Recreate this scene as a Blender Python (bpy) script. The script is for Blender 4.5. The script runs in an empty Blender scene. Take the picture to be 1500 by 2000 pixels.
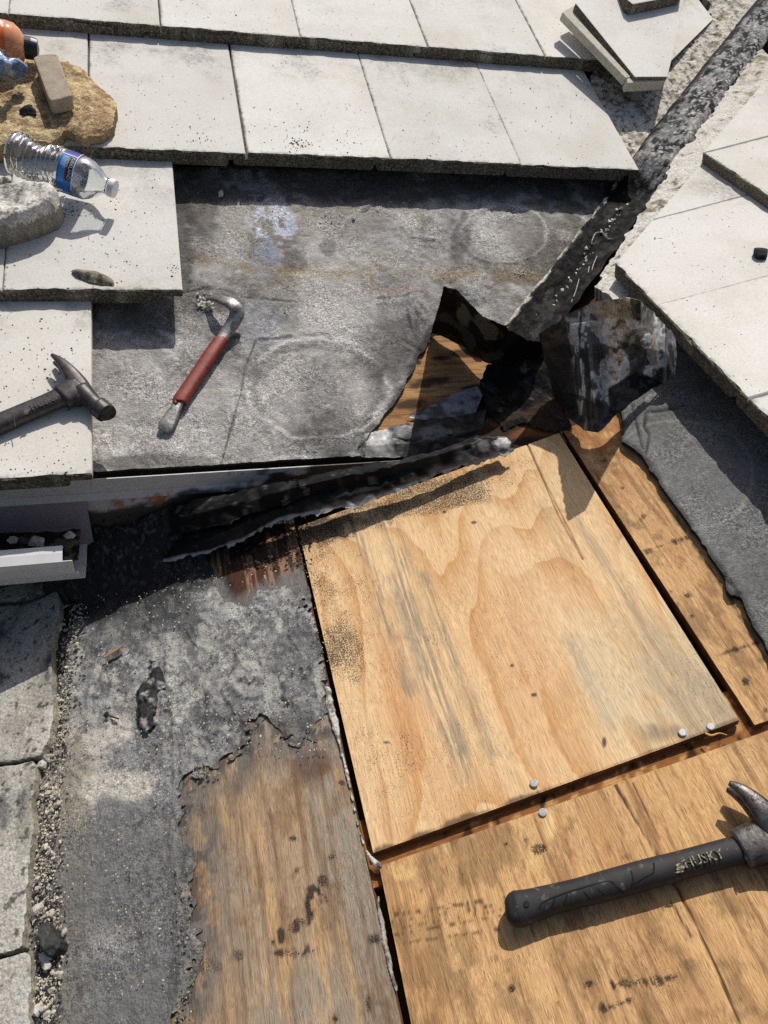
import bpy, bmesh, math, random
import numpy as np
from mathutils import Matrix, Vector
random.seed(7); rng = np.random.default_rng(11)
SC = bpy.context.scene; COL = SC.collection
# ------------------------------------------------------------------ camera
CR = np.array([[0.9666487, -0.22914973, 0.1142842], [-0.07496607, -0.67986314, -0.72929136], [0.24488849, 0.69640111, -0.67436728]])
CR = np.linalg.svd(CR)[0] @ np.linalg.svd(CR)[2]
CAM = np.array([-0.40149053, -0.91091501, 0.75600211]); F = 1472.0
cd = bpy.data.cameras.new('camera'); cam = bpy.data.objects.new('camera', cd); COL.objects.link(cam)
cd.sensor_fit = 'HORIZONTAL'; cd.sensor_width = 36.0; cd.lens = F / 1500 * 36; cd.clip_start = 0.01; cd.clip_end = 500
m = Matrix.Identity(4)
for i in range(3):
    m[i][0] = CR[0][i]; m[i][1] = -CR[1][i]; m[i][2] = -CR[2][i]; m[i][3] = CAM[i]
cam.matrix_world = m; SC.camera = cam
# ------------------------------------------------------------------ sky and sun
sun_dir = Vector((0.27, 0.57, 1.0)).normalized()
elev = math.asin(sun_dir.z); az = math.atan2(sun_dir.x, sun_dir.y)
W = bpy.data.worlds.new('World'); SC.world = W; W.use_nodes = True
nt = W.node_tree; sky = nt.nodes.new('ShaderNodeTexSky'); sky.sky_type = 'NISHITA'; sky.sun_disc = False
sky.dust_density = 3.5; sky.ozone_density = 0.6; sky.sun_elevation = elev; sky.sun_rotation = az
bg = nt.nodes['Background']; bg.inputs['Strength'].default_value = 0.09
nt.links.new(sky.outputs[0], bg.inputs['Color'])
sl = bpy.data.lights.new('sun', 'SUN'); sl.energy = 4.3; sl.angle = math.radians(0.5); sl.color = (1.0, 0.96, 0.90)
so = bpy.data.objects.new('sun', sl); COL.objects.link(so); so.rotation_euler = sun_dir.to_track_quat('Z', 'Y').to_euler()
SC.view_settings.view_transform = 'Standard'; SC.view_settings.look = 'None'; SC.view_settings.gamma = 1.0
SC.view_settings.exposure = -0.28
SC.cycles.use_denoising = False; SC.cycles.max_bounces = 6; SC.cycles.transparent_max_bounces = 12
# ------------------------------------------------------------------ the two roof planes
PITCH = math.radians(19.485); cp, sp = math.cos(PITCH), math.sin(PITCH)
class Frame:
    def __init__(s, u, v, n): s.B = np.array([u, v, n], float)      # rows: in-plane axes and normal
    def mat(s, base=(0, 0, 0)):
        o = np.array(base) @ s.B; M = Matrix.Identity(4)
        for i in range(3):
            for j in range(3): M[i][j] = s.B[j][i]
            M[i][3] = o[i]
        return M
    def at(s, px, py, h=0.0):
        """photo pixel -> (a, b, h) on this roof plane raised by h"""
        px = np.asarray(px, float); py = np.asarray(py, float)
        d = np.stack([(px - 750) / F, (py - 1000) / F, np.ones_like(px)], -1) @ CR
        n = s.B[2]; k = (h - n @ CAM) / (d @ n)
        return (CAM + d * k[..., None]) @ s.B.T
    def px(s, P):
        q = (np.asarray(P) @ s.B - CAM) @ CR.T
        return q[..., 0] / q[..., 2] * F + 750, q[..., 1] / q[..., 2] * F + 1000
UP = Frame((1, 0, 0), (0, cp, sp), (0, -sp, cp))       # upper slope: a along the eave, b up the slope
LO = Frame((cp, 0, sp), (0, 1, 0), (-sp, 0, cp))       # lower slope: a up the slope, b along the eave
WD = Frame((1, 0, 0), (0, 1, 0), (0, 0, 1))
# ------------------------------------------------------------------ number helpers
def lin(r, g, b, k=1.0):
    f = lambda c: (c / 255 / 12.92 if c <= 10 else ((c / 255 + .055) / 1.055) ** 2.4) * k
    return np.array([f(r), f(g), f(b)])
def _h(i, j, s):
    n = (i.astype(np.int64) * 374761393 + j.astype(np.int64) * 668265263 + s * 982451653) & 0xffffffff
    n = ((n ^ (n >> 13)) * 1274126177) & 0xffffffff
    return ((n ^ (n >> 16)) & 0xffff) / 65535.0
def vn(x, y, s=0):
    i = np.floor(x); j = np.floor(y); fx = x - i; fy = y - j
    fx = fx * fx * fx * (fx * (fx * 6 - 15) + 10); fy = fy * fy * fy * (fy * (fy * 6 - 15) + 10)
    a = _h(i, j, s); b = _h(i + 1, j, s); c = _h(i, j + 1, s); d = _h(i + 1, j + 1, s)
    return (a * (1 - fx) + b * fx) * (1 - fy) + (c * (1 - fx) + d * fx) * fy
def fbm(x, y, s=0, o=4, g=.5):
    t = 0; a = 1; q = 0
    for k in range(o):
        t = t + a * vn(x + 17.3 * k, y - 9.1 * k, s + k); q += a; a *= g; x = x * 2.03; y = y * 2.03
    return t / q
def ss(e0, e1, x): t = np.clip((x - e0) / (e1 - e0), 0, 1); return t * t * (3 - 2 * t)
def mix(c, d, m): return c * (1 - m[:, None]) + (np.asarray(d) * m[:, None])
def lnet(rows, sub):
    G = np.array(rows, float); f = lambda A: np.concatenate([A[:-1][:, None] * (1 - np.arange(sub) / sub)[None, :, None, None] + A[1:][:, None] * (np.arange(sub) / sub)[None, :, None, None]], 0).reshape(-1, *A.shape[1:])
    G = np.concatenate([f(G), G[-1:]]); G = np.swapaxes(G, 0, 1); return np.swapaxes(np.concatenate([f(G), G[-1:]]), 0, 1)
def seg(X, Y, pts):
    d = np.full(X.shape, 1e9)
    for (x0, y0), (x1, y1) in zip(pts[:-1], pts[1:]):
        vx, vy = x1 - x0, y1 - y0; L = vx * vx + vy * vy + 1e-9
        t = np.clip(((X - x0) * vx + (Y - y0) * vy) / L, 0, 1)
        d = np.minimum(d, np.hypot(X - x0 - t * vx, Y - y0 - t * vy))
    return d
def inside(X, Y, P):
    r = np.zeros(X.shape, bool); n = len(P)
    for i in range(n):
        x0, y0 = P[i]; x1, y1 = P[(i + 1) % n]
        if y0 == y1: continue
        c = ((y0 > Y) != (y1 > Y)) & (X < (x1 - x0) * (Y - y0) / (y1 - y0) + x0); r ^= c
    return r
def sdist(X, Y, P):       # >0 inside
    d = seg(X, Y, list(P) + [P[0]]); return np.where(inside(X, Y, P), d, -d)
def blob(X, Y, cx, cy, rx, ry, w=0, soft=.35, ang=0):
    c, s = math.cos(math.radians(ang)), math.sin(math.radians(ang))
    dx, dy = X - cx, Y - cy
    r = np.hypot((dx * c + dy * s) / rx, (-dx * s + dy * c) / ry) + w
    return 1 - ss(1 - soft, 1 + soft, r)
def line(X, Y, pts, w, soft=3, n=0): return 1 - ss(w / 2 - soft / 2, w / 2 + soft, seg(X, Y, pts) + n)
# ------------------------------------------------------------------ object helpers
BASE = {}
def empty(name, fr=WD, base=(0, 0, 0), label=None, cat=None, group=None, kind=None):
    o = bpy.data.objects.new(name, None); COL.objects.link(o); o.empty_display_size = .02
    o.matrix_world = fr.mat(base); BASE[o.name] = np.array(base, float); tag(o, label, cat, group, kind); return o
def tag(o, label=None, cat=None, group=None, kind=None):
    if label: o['label'] = label
    if cat: o['category'] = cat
    if group: o['group'] = group
    if kind: o['kind'] = kind
    return o
def mesh_obj(name, verts, faces, mats, parent=None, fr=None, base=None, col=None, smooth=False, fmat=None, **kw):
    verts = np.asarray(verts, float)
    if parent is not None: off = BASE.get(parent.name, np.zeros(3))
    else: off = np.array(base if base is not None else (0, 0, 0), float)
    me = bpy.data.meshes.new(name); me.from_pydata((verts - off).tolist(), [], [list(map(int, f)) for f in faces])
    for mt in (mats if isinstance(mats, (list, tuple)) else [mats]): me.materials.append(mt)
    if col is not None:
        at = me.color_attributes.new('Col', 'FLOAT_COLOR', 'POINT')
        c4 = np.zeros((len(verts), 4), np.float32); c4[:, :col.shape[1]] = np.clip(col, 0, 1); at.data.foreach_set('color', c4.ravel())
    if smooth: me.polygons.foreach_set('use_smooth', [True] * len(me.polygons))
    if fmat is not None: me.polygons.foreach_set('material_index', fmat)
    me.update()
    o = bpy.data.objects.new(name, me); COL.objects.link(o)
    if parent is not None: o.parent = parent; BASE[o.name] = off
    else: o.matrix_world = (fr or WD).mat(off); BASE[o.name] = off
    tag(o, **kw); return o
def bm_obj(name, bm, mats, **kw):
    bm.normal_update(); bm.verts.index_update()
    v = np.array([x.co[:] for x in bm.verts]); f = [[x.index for x in q.verts] for q in bm.faces]; mi = [q.material_index for q in bm.faces]
    bm.free(); return mesh_obj(name, v, f, mats, fmat=mi, **kw)
def outline(fr, pts, h=0.0):
    p = np.array(pts, float); return fr.at(p[:, 0], p[:, 1], h)
def sheet(name, fr, corners, step, mat, color, keep=None, height=None, thick=0.003, side=None, h=0.0, smooth=True, **kw):
    """bilinear grid between four photo corners laid on a roof plane, torn to keep(), with a skirt of its thickness"""
    Q = outline(fr, corners, h)          # TL TR BR BL
    la = max(np.linalg.norm(Q[1] - Q[0]), np.linalg.norm(Q[2] - Q[3])); lb = max(np.linalg.norm(Q[3] - Q[0]), np.linalg.norm(Q[2] - Q[1]))
    na, nb = max(2, int(la / step)), max(2, int(lb / step))
    u, v = np.meshgrid(np.linspace(0, 1, na + 1), np.linspace(0, 1, nb + 1)); u = u.ravel()[:, None]; v = v.ravel()[:, None]
    P = (Q[0] * (1 - u) + Q[1] * u) * (1 - v) + (Q[3] * (1 - u) + Q[2] * u) * v
    P[:, 2] = h; X, Y = fr.px(P); a, b = P[:, 0], P[:, 1]
    k = np.ones(len(P), bool) if keep is None else keep(X, Y, a, b)
    C = color(X, Y, a, b)
    if height is not None: P[:, 2] += height(X, Y, a, b)
    I = np.arange(len(P)).reshape(nb + 1, na + 1)
    f = np.stack([I[1:, :-1], I[1:, 1:], I[:-1, 1:], I[:-1, :-1]], -1).reshape(-1, 4)
    f = f[k[f].all(1)]
    e = np.concatenate([f[:, [0, 1]], f[:, [1, 2]], f[:, [2, 3]], f[:, [3, 0]]])
    es = np.sort(e, 1); key = es[:, 0] * 10000000 + es[:, 1]; _, idx, cnt = np.unique(key, return_index=True, return_counts=True)
    be = e[idx[cnt == 1]]
    used = np.unique(f); mp = -np.ones(len(P), int); mp[used] = np.arange(len(used)); V = P[used]; Cc = C[used]; f = mp[f]; be = mp[be]
    if keep is not None:
        nx = -np.ones(len(V), int); pv_ = nx.copy(); nx[be[:, 0]] = be[:, 1]; pv_[be[:, 1]] = be[:, 0]; bb = np.where((nx >= 0) & (pv_ >= 0))[0]
        for _ in range(3): V[bb, :2] = .5 * V[bb, :2] + .25 * (V[nx[bb], :2] + V[pv_[bb], :2])
    bv = np.unique(be); mb = -np.ones(len(V), int); mb[bv] = np.arange(len(bv)) + len(V)
    low = V[bv].copy(); low[:, 2] -= thick
    sn = fbm(V[bv, 0] * 70, V[bv, 1] * 70, 77, 3)[:, None]; sc = Cc[bv] * .8 if side is None else np.concatenate([np.tile(side, (len(bv), 1)) * (.6 + .8 * sn), np.zeros((len(bv), Cc.shape[1] - 3))], 1)
    # the skirt carries its own upper ring so that the side keeps its own colour
    up = V[bv].copy(); mu = -np.ones(len(V), int); mu[bv] = np.arange(len(bv)) + len(V) + len(bv)
    sk = np.stack([be[:, 1], be[:, 0]], 1)
    skf = np.stack([mu[sk[:, 0]], mu[sk[:, 1]], mb[sk[:, 1]], mb[sk[:, 0]]], 1)
    V2 = np.concatenate([V, low, up]); C2 = np.concatenate([Cc, sc, sc])
    o = mesh_obj(name, V2, f.tolist() + skf.tolist(), mat, fr=fr, col=C2, **kw)
    if smooth: o.data.polygons.foreach_set('use_smooth', [True] * len(f) + [False] * len(skf))
    return o
def loft(rows, sub=4):
    """control net (list of rows of 3-D points) -> denser grid by Catmull-Rom"""
    G = np.array(rows, float)
    def cr(A, n):
        A = np.concatenate([[2 * A[0] - A[1]], A, [2 * A[-1] - A[-2]]]); out = []
        for i in range(1, len(A) - 2):
            for k in range(n):
                t = k / n; p0, p1, p2, p3 = A[i - 1], A[i], A[i + 1], A[i + 2]
                out.append(.5 * ((2 * p1) + (p2 - p0) * t + (2 * p0 - 5 * p1 + 4 * p2 - p3) * t * t + (3 * p1 - p0 - 3 * p2 + p3) * t ** 3))
        out.append(A[-2]); return np.array(out)
    G = cr(G, sub); return np.swapaxes(cr(np.swapaxes(G, 0, 1), sub), 0, 1)
def grid_faces(n, m_): I = np.arange(n * m_).reshape(n, m_); return np.stack([I[:-1, :-1], I[:-1, 1:], I[1:, 1:], I[1:, :-1]], -1).reshape(-1, 4)
def crumple(name, fr, rows, mat, color, sub=6, amp=.003, fs=30, thick=.0012, seed=3, edge=0.0, parent=None, hard=False, flat=False, jag=0.0, pfr=None, **kw):
    """rows of (px, py, h): a bent, dented metal or felt sheet with real thickness"""
    R_ = [[tuple(fr.at(p[0], p[1], p[2])) for p in r] for r in rows]
    G = (lnet if hard else loft)(R_, sub); n, m_ = G.shape[:2]; V = G.reshape(-1, 3)
    V = V.copy(); V[:, 2] += amp * 2 * (fbm(V[:, 0] * fs, V[:, 1] * fs, seed, 4) - .5)
    if hard: V[:, 2] -= amp * 2.2 * ss(.10, .0, np.abs(fbm(V[:, 0] * fs * .45, V[:, 1] * fs * .45 + V[:, 2] * 20, seed + 20, 2) - .5))
    V[:, 0] += amp * 1.2 * (fbm(V[:, 1] * fs + 5, V[:, 2] * fs, seed + 4, 3) - .5)
    V[:, 1] += amp * 1.2 * (fbm(V[:, 0] * fs + 9, V[:, 2] * fs, seed + 8, 3) - .5)
    if edge:
        i, j = np.meshgrid(np.arange(n), np.arange(m_), indexing='ij'); bd = ((i == 0) | (i == n - 1) | (j == 0) | (j == m_ - 1)).ravel()
        V[bd] += edge * (rng.random((bd.sum(), 3)) - .5) * 2
    if jag:
        Gj = V.reshape(n, m_, 3); k_ = np.clip((np.arange(n) - (n - 7)) / 6, 0, 1)[:, None, None] if n > 8 else 1.0; j_ = (fbm(np.arange(m_) * .31, np.full(m_, seed * 1.7), seed, 5, .7) - .5) * jag; Gj += k_ * np.stack([j_ * .3, j_, j_ * 0], 1)[None]; V = Gj.reshape(-1, 3)
    X, Y = fr.px(V); C = color(X, Y, V)
    f = grid_faces(n, m_)
    Gd = V.reshape(n, m_, 3); du = np.gradient(Gd, axis=0); dv = np.gradient(Gd, axis=1); N = np.cross(du, dv).reshape(-1, 3); N /= np.linalg.norm(N, axis=1)[:, None] + 1e-12
    V2 = np.concatenate([V, V - N * thick * np.sign(N[:, 2:3] + 1e-6)]); nn = len(V); I = np.arange(nn).reshape(n, m_)
    ring = np.concatenate([I[0, :], I[1:, -1], I[-1, -2::-1], I[-2:0:-1, 0]])
    if pfr is not None: V2 = V2 @ fr.B @ pfr.B.T
    fs_ = [[ring[k], ring[(k + 1) % len(ring)], ring[(k + 1) % len(ring)] + nn, ring[k] + nn] for k in range(len(ring))]
    return mesh_obj(name, V2, f.tolist() + (f[:, ::-1] + nn).tolist() + fs_, mat, fr=fr, parent=parent, col=np.concatenate([C, C * .7]), smooth=not flat, **kw)
def tube(path, rw, rh, seg_=14, n=2.2, caps=True, up=(0, 0, 1)):
    """loft of super-elliptic sections along a path; rw = half width across the path in plane, rh = half height"""
    P = np.array(path, float); T = np.gradient(P, axis=0); T /= np.linalg.norm(T, axis=1)[:, None]; V = []
    for i in range(len(P)):
        S = np.cross(np.array(up, float), T[i]); S /= np.linalg.norm(S); Nn = np.cross(T[i], S)
        for k in range(seg_):
            t = 2 * math.pi * k / seg_; c, s = math.cos(t), math.sin(t)
            V.append(P[i] + S * rw[i] * math.copysign(abs(c) ** (2 / n), c) + Nn * rh[i] * math.copysign(abs(s) ** (2 / n), s))
    f = []
    for i in range(len(P) - 1):
        for k in range(seg_):
            a, b = i * seg_ + k, i * seg_ + (k + 1) % seg_; f.append([a, b, b + seg_, a + seg_])
    if caps: f.append(list(range(seg_))[::-1]); f.append([(len(P) - 1) * seg_ + k for k in range(seg_)])
    return np.array(V), f
def cat_mesh(L):
    V = []; Fc = []; o = 0
    for v, f in L:
        V.append(np.asarray(v)); Fc += [[i + o for i in q] for q in f]; o += len(v)
    return np.concatenate(V), Fc
def smooth_path(pts, n=6):
    return loft([pts, pts], n)[0] if False else np.array(loft([[p] * 2 for p in pts], n))[:, 0]
def interp(vals, n): x = np.linspace(0, len(vals) - 1, n); return np.interp(x, np.arange(len(vals)), vals)
# ------------------------------------------------------------------ materials (all node-based)
def new_mat(name):
    mt = bpy.data.materials.new(name); mt.use_nodes = True; N = mt.node_tree.nodes; b = N['Principled BSDF']; return mt, mt.node_tree, b
def nd(nt, t, **kw):
    n = nt.nodes.new(t)
    for k, v in kw.items():
        if k in n.inputs: n.inputs[k].default_value = v
        else: setattr(n, k, v)
    return n
def math_(nt, op, a, b=None, c=None, clamp=False):
    n = nt.nodes.new('ShaderNodeMath'); n.operation = op; n.use_clamp = clamp
    for i, x in enumerate((a, b, c)):
        if x is None: continue
        if isinstance(x, (int, float)): n.inputs[i].default_value = x
        else: nt.links.new(x, n.inputs[i])
    return n.outputs[0]
def coords(nt, scale=(1, 1, 1), rand=False):
    tc = nt.nodes.new('ShaderNodeTexCoord'); mp = nt.nodes.new('ShaderNodeMapping'); mp.inputs['Scale'].default_value = scale
    nt.links.new(tc.outputs['Object'], mp.inputs['Vector'])
    if rand:
        oi = nt.nodes.new('ShaderNodeObjectInfo'); v = nd(nt, 'ShaderNodeVectorMath', operation='SCALE'); v.inputs[0].default_value = (13.1, 7.7, 3.3)
        nt.links.new(math_(nt, 'MULTIPLY', oi.outputs['Random'], 9.0), v.inputs['Scale']); nt.links.new(v.outputs[0], mp.inputs['Location'])
    return mp.outputs[0]
def noise_(nt, vec, scale, detail=4, rough=.55, dist=0):
    n = nd(nt, 'ShaderNodeTexNoise', Scale=scale, Detail=detail, Roughness=rough, Distortion=dist); nt.links.new(vec, n.inputs['Vector']); return n.outputs['Fac']
def ramp(nt, x, lo, hi, a=0.0, b=1.0):
    n = nt.nodes.new('ShaderNodeMapRange'); n.inputs['From Min'].default_value = lo; n.inputs['From Max'].default_value = hi
    n.inputs['To Min'].default_value = a; n.inputs['To Max'].default_value = b; n.interpolation_type = 'SMOOTHSTEP'; nt.links.new(x, n.inputs['Value']); return n.outputs['Result']
def mixc(nt, fac, a, b, mode='MIX'):
    n = nt.nodes.new('ShaderNodeMix'); n.data_type = 'RGBA'; n.blend_type = mode
    for s, x in ((n.inputs[0], fac), (n.inputs[6], a), (n.inputs[7], b)):
        if isinstance(x, (int, float)): s.default_value = x
        elif isinstance(x, (tuple, list, np.ndarray)): s.default_value = (*[float(q) for q in x][:3], 1)
        else: nt.links.new(x, s)
    return n.outputs[2]
def scale_c(nt, colr, f):
    n = nt.nodes.new('ShaderNodeVectorMath'); n.operation = 'SCALE'; nt.links.new(colr, n.inputs[0])
    nt.links.new(f, n.inputs['Scale']); return n.outputs[0]
def bump(nt, b, hgt, strength, dist):
    n = nd(nt, 'ShaderNodeBump', Strength=strength, Distance=dist); nt.links.new(hgt, n.inputs['Height']); nt.links.new(n.outputs[0], b.inputs['Normal']); return n
def attr_mat(name, grain=500, amt=.5, stretch=(1, 1, 1), bscale=400, bstr=.6, bdist=.002, rough=.85, spec=.3, detail=3, rvar=0.0, metal=0.0, salt=False, pores=None, warp=0.0):
    mt, nt, b = new_mat(name); at = nd(nt, 'ShaderNodeAttribute', attribute_name='Col'); v = coords(nt, stretch); o = coords(nt)
    if warp:
        wv = nd(nt, 'ShaderNodeTexNoise', Scale=18.0, Detail=2.0); nt.links.new(o, wv.inputs['Vector']); sc = nd(nt, 'ShaderNodeVectorMath', operation='MULTIPLY_ADD'); nt.links.new(wv.outputs['Color'], sc.inputs[0]); sc.inputs[1].default_value = (warp, warp, 0); nt.links.new(v, sc.inputs[2]); v = sc.outputs[0]
    g = noise_(nt, v, grain, detail, .65); f = ramp(nt, g, .28, .72, 1 - amt, 1 + amt)
    if salt:     # coarse mineral granules: bright and black grains
        g2 = noise_(nt, o, grain * 1.9, 1, .5); f = math_(nt, 'MULTIPLY', f, ramp(nt, g2, .32, .68, .68, 1.34)); big = noise_(nt, o, grain * .45, 2, .6); f = math_(nt, 'MULTIPLY', f, ramp(nt, big, .3, .7, .74, 1.28)); pm = ramp(nt, noise_(nt, o, 11, 5, .65), .40, .60, .25, 1.15); f = math_(nt, 'ADD', 1.0, math_(nt, 'MULTIPLY', math_(nt, 'SUBTRACT', f, 1.0), pm))
    c = scale_c(nt, at.outputs['Color'], f)
    if pores:
        pv = coords(nt, pores[0]); pn = noise_(nt, pv, 1, 2, .6); c = mixc(nt, math_(nt, 'MULTIPLY', ramp(nt, pn, pores[1], pores[1] + .08), pores[2]), c, lin(96, 66, 42))
    sn = noise_(nt, o, 640, 2, .6); th = math_(nt, 'SUBTRACT', .83, math_(nt, 'MULTIPLY', at.outputs['Alpha'], .42))
    sp_ = math_(nt, 'MULTIPLY', math_(nt, 'SUBTRACT', sn, th), 18.0, clamp=True); c = mixc(nt, math_(nt, 'MULTIPLY', sp_, .85), c, lin(44, 39, 36))
    nt.links.new(c, b.inputs['Base Color']); h = noise_(nt, v, bscale, 4, .6); bump(nt, b, h, bstr, bdist)
    b.inputs['Roughness'].default_value = rough; b.inputs['Specular IOR Level'].default_value = spec; b.inputs['Metallic'].default_value = metal
    if rvar: nt.links.new(ramp(nt, noise_(nt, coords(nt), 60, 4), .3, .7, rough - rvar, rough + rvar), b.inputs['Roughness'])
    return mt
def plain(name, c, rough=.5, spec=.5, metal=0.0, nscale=60, namt=.25, bscale=300, bstr=.3, bdist=.001, dark=None, thr=.6):
    mt, nt, b = new_mat(name); v = coords(nt, rand=True); g = noise_(nt, v, nscale, 5, .6)
    rgb = nd(nt, 'ShaderNodeRGB'); rgb.outputs[0].default_value = (*[float(q) for q in c], 1)
    cc = scale_c(nt, rgb.outputs[0], ramp(nt, g, .25, .75, 1 - namt, 1 + namt))
    if dark is not None: cc = mixc(nt, ramp(nt, noise_(nt, v, nscale * 1.7, 6, .7), thr, thr + .12), cc, dark)
    nt.links.new(cc, b.inputs['Base Color']); b.inputs['Roughness'].default_value = rough; b.inputs['Specular IOR Level'].default_value = spec; b.inputs['Metallic'].default_value = metal
    bump(nt, b, noise_(nt, v, bscale, 5, .65), bstr, bdist); return mt
M = {}
M['felt'] = attr_mat('granular_felt', 420, .42, bscale=420, bstr=.9, bdist=.0028, rough=.82, spec=.3, detail=2, salt=True)
M['felt_smooth'] = attr_mat('worn_felt', 420, .38, bscale=300, bstr=.9, bdist=.003, rough=.72, spec=.35, detail=5, rvar=.12, salt=True)
M['mastic'] = attr_mat('tar_mastic', 160, .5, bscale=170, bstr=.8, bdist=.003, rough=.8, spec=.15, detail=5, rvar=.14)
M['ply'] = attr_mat('fresh_plywood', 1, .24, (900, 56, 100), bscale=1, bstr=.25, bdist=.001, rough=.75, spec=.2, detail=3, pores=((1000, 40, 100), .62, .5), warp=5)
M['board'] = attr_mat('old_board', 1, .30, (860, 70, 100), bscale=1, bstr=.6, bdist=.0016, rough=.85, spec=.15, detail=4, pores=((820, 60, 100), .60, .6), warp=5)
M['board_x'] = attr_mat('old_board_across', 1, .30, (70, 860, 100), bscale=1, bstr=.6, bdist=.0016, rough=.85, spec=.15, detail=4, pores=((60, 820, 100), .60, .6), warp=5)
M['sheet_metal'] = attr_mat('tarred_sheet_metal', 130, .3, bscale=130, bstr=.14, bdist=.0015, rough=.5, spec=.42, detail=6, rvar=.16)
M['black_felt'] = attr_mat('black_roofing_felt', 500, .35, bscale=420, bstr=.35, bdist=.0012, rough=.78, spec=.15, detail=4, rvar=.12)
M['stone'] = attr_mat('mortar', 260, .35, bscale=220, bstr=.9, bdist=.003, rough=.92, spec=.15, detail=5)
def tile_mat(name='cream_concrete_tile', edged=True):
    mt, nt, b = new_mat(name); v = coords(nt, rand=True); v0 = coords(nt)
    base = mixc(nt, ramp(nt, noise_(nt, v, 7, 5, .6), .35, .72), lin(226, 223, 216), lin(214, 210, 199))
    base = mixc(nt, ramp(nt, noise_(nt, v, 3.1, 3, .5), .5, .8, 0, .4), base, lin(205, 199, 184))
    fine = noise_(nt, v, 260, 3, .6); base = scale_c(nt, base, ramp(nt, fine, .25, .75, .90, 1.07))
    sx = nd(nt, 'ShaderNodeSeparateXYZ'); nt.links.new(v0, sx.inputs[0]); y = sx.outputs[1]
    grime = math_(nt, 'MULTIPLY', ramp(nt, y, .16, .38, .1, 1.0), ramp(nt, noise_(nt, v, 9, 6, .7), .44, .66)); grime = math_(nt, 'MULTIPLY', grime, ramp(nt, noise_(nt, v, 120, 4, .7), .3, .62))
    base = mixc(nt, math_(nt, 'MULTIPLY', grime, .75), base, lin(120, 116, 108))
    edge = math_(nt, 'MULTIPLY', math_(nt, 'MULTIPLY', ramp(nt, y, .0, .012, 1, 0), math_(nt, 'GREATER_THAN', y, -.003)), ramp(nt, noise_(nt, v, 90, 4, .6), .42, .6)); base = mixc(nt, math_(nt, 'MULTIPLY', edge, .7 if edged else 0.0), base, lin(95, 90, 80))
    x_ = sx.outputs[0]; jn = math_(nt, 'MULTIPLY', math_(nt, 'MULTIPLY', ramp(nt, x_, .0, .007, 1, 0), math_(nt, 'GREATER_THAN', x_, -.001)), ramp(nt, noise_(nt, v, 60, 4, .7), .42, .6)); base = mixc(nt, math_(nt, 'MULTIPLY', jn, .6 if edged else 0.0), base, lin(84, 80, 72))
    soot = math_(nt, 'MULTIPLY', ramp(nt, noise_(nt, v, 5.5, 6, .7), .58, .72), ramp(nt, noise_(nt, v, 150, 4, .75), .36, .66)); base = mixc(nt, math_(nt, 'MULTIPLY', soot, .55), base, lin(112, 108, 100))
    # crumbs and lichen specks, denser in drifts
    dens = ramp(nt, noise_(nt, v, 9, 3, .5), .35, .75, .0, .065)
    vo = nd(nt, 'ShaderNodeTexVoronoi', Scale=210.0); nt.links.new(v, vo.inputs['Vector']); vo.inputs['Randomness'].default_value = 1
    sc_ = nd(nt, 'ShaderNodeSeparateColor'); nt.links.new(vo.outputs['Color'], sc_.inputs[0])
    pick = math_(nt, 'LESS_THAN', sc_.outputs[0], math_(nt, 'ADD', dens, .03)); rad = math_(nt, 'MULTIPLY', sc_.outputs[1], .38)
    dot = math_(nt, 'MULTIPLY', pick, math_(nt, 'LESS_THAN', vo.outputs['Distance'], rad))
    base = mixc(nt, math_(nt, 'MULTIPLY', dot, .85), base, lin(62, 58, 52))
    oi = nt.nodes.new('ShaderNodeObjectInfo'); base = scale_c(nt, base, ramp(nt, oi.outputs['Random'], 0, 1, .93, 1.03))
    nt.links.new(base, b.inputs['Base Color']); b.inputs['Roughness'].default_value = .86; b.inputs['Specular IOR Level'].default_value = .25
    hh = math_(nt, 'ADD', math_(nt, 'MULTIPLY', noise_(nt, v, 300, 3), .5), math_(nt, 'MULTIPLY', dot, .5)); bump(nt, b, hh, .22, .0015); return mt
def butt_mat(name, c1, c2, c3):
    mt, nt, b = new_mat(name); v = coords(nt, rand=True); n1 = noise_(nt, v, 230, 5, .7); n2 = noise_(nt, coords(nt, (1, .2, .2), rand=True), 26, 4, .6)
    c = mixc(nt, ramp(nt, n1, .35, .68), c1, c2); c = mixc(nt, math_(nt, 'MULTIPLY', ramp(nt, n2, .52, .74), .75), c, c3)
    vo = nd(nt, 'ShaderNodeTexVoronoi', Scale=240.0); nt.links.new(v, vo.inputs['Vector']); c = scale_c(nt, c, ramp(nt, vo.outputs['Distance'], .0, .5, 1.25, .55))
    nt.links.new(c, b.inputs['Base Color']); b.inputs['Roughness'].default_value = .95; b.inputs['Specular IOR Level'].default_value = .1
    bump(nt, b, noise_(nt, v, 240, 4, .7), 1.0, .005); return mt
M['tile'] = tile_mat(); M['loose'] = tile_mat('loose_tile_concrete', False)
M['butt'] = butt_mat('lichened_tile_edge', lin(92, 86, 76), lin(180, 172, 152), lin(210, 203, 182))
M['butt_tan'] = butt_mat('tan_tile_edge', lin(120, 114, 100), lin(184, 176, 156), lin(205, 197, 174))
M['white_paint'] = plain('white_paint', lin(206, 204, 200), .5, .4, nscale=30, namt=.06, bscale=40, bstr=.12, bdist=.001, dark=lin(120, 112, 100), thr=.68)
M['gutter_paint'] = plain('gutter_enamel', lin(214, 213, 211), .35, .5, nscale=25, namt=.05, bscale=30, bstr=.05, dark=lin(150, 142, 132), thr=.7)
M['nail_steel'] = plain('galvanised_steel', lin(168, 168, 166), .5, .4, metal=.25, nscale=400, namt=.25)
M['mortar_white'] = plain('white_mortar', lin(205, 200, 188), .95, .1, nscale=90, namt=.22, bscale=180, bstr=.9, bdist=.004, dark=lin(120, 112, 98), thr=.58)
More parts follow.
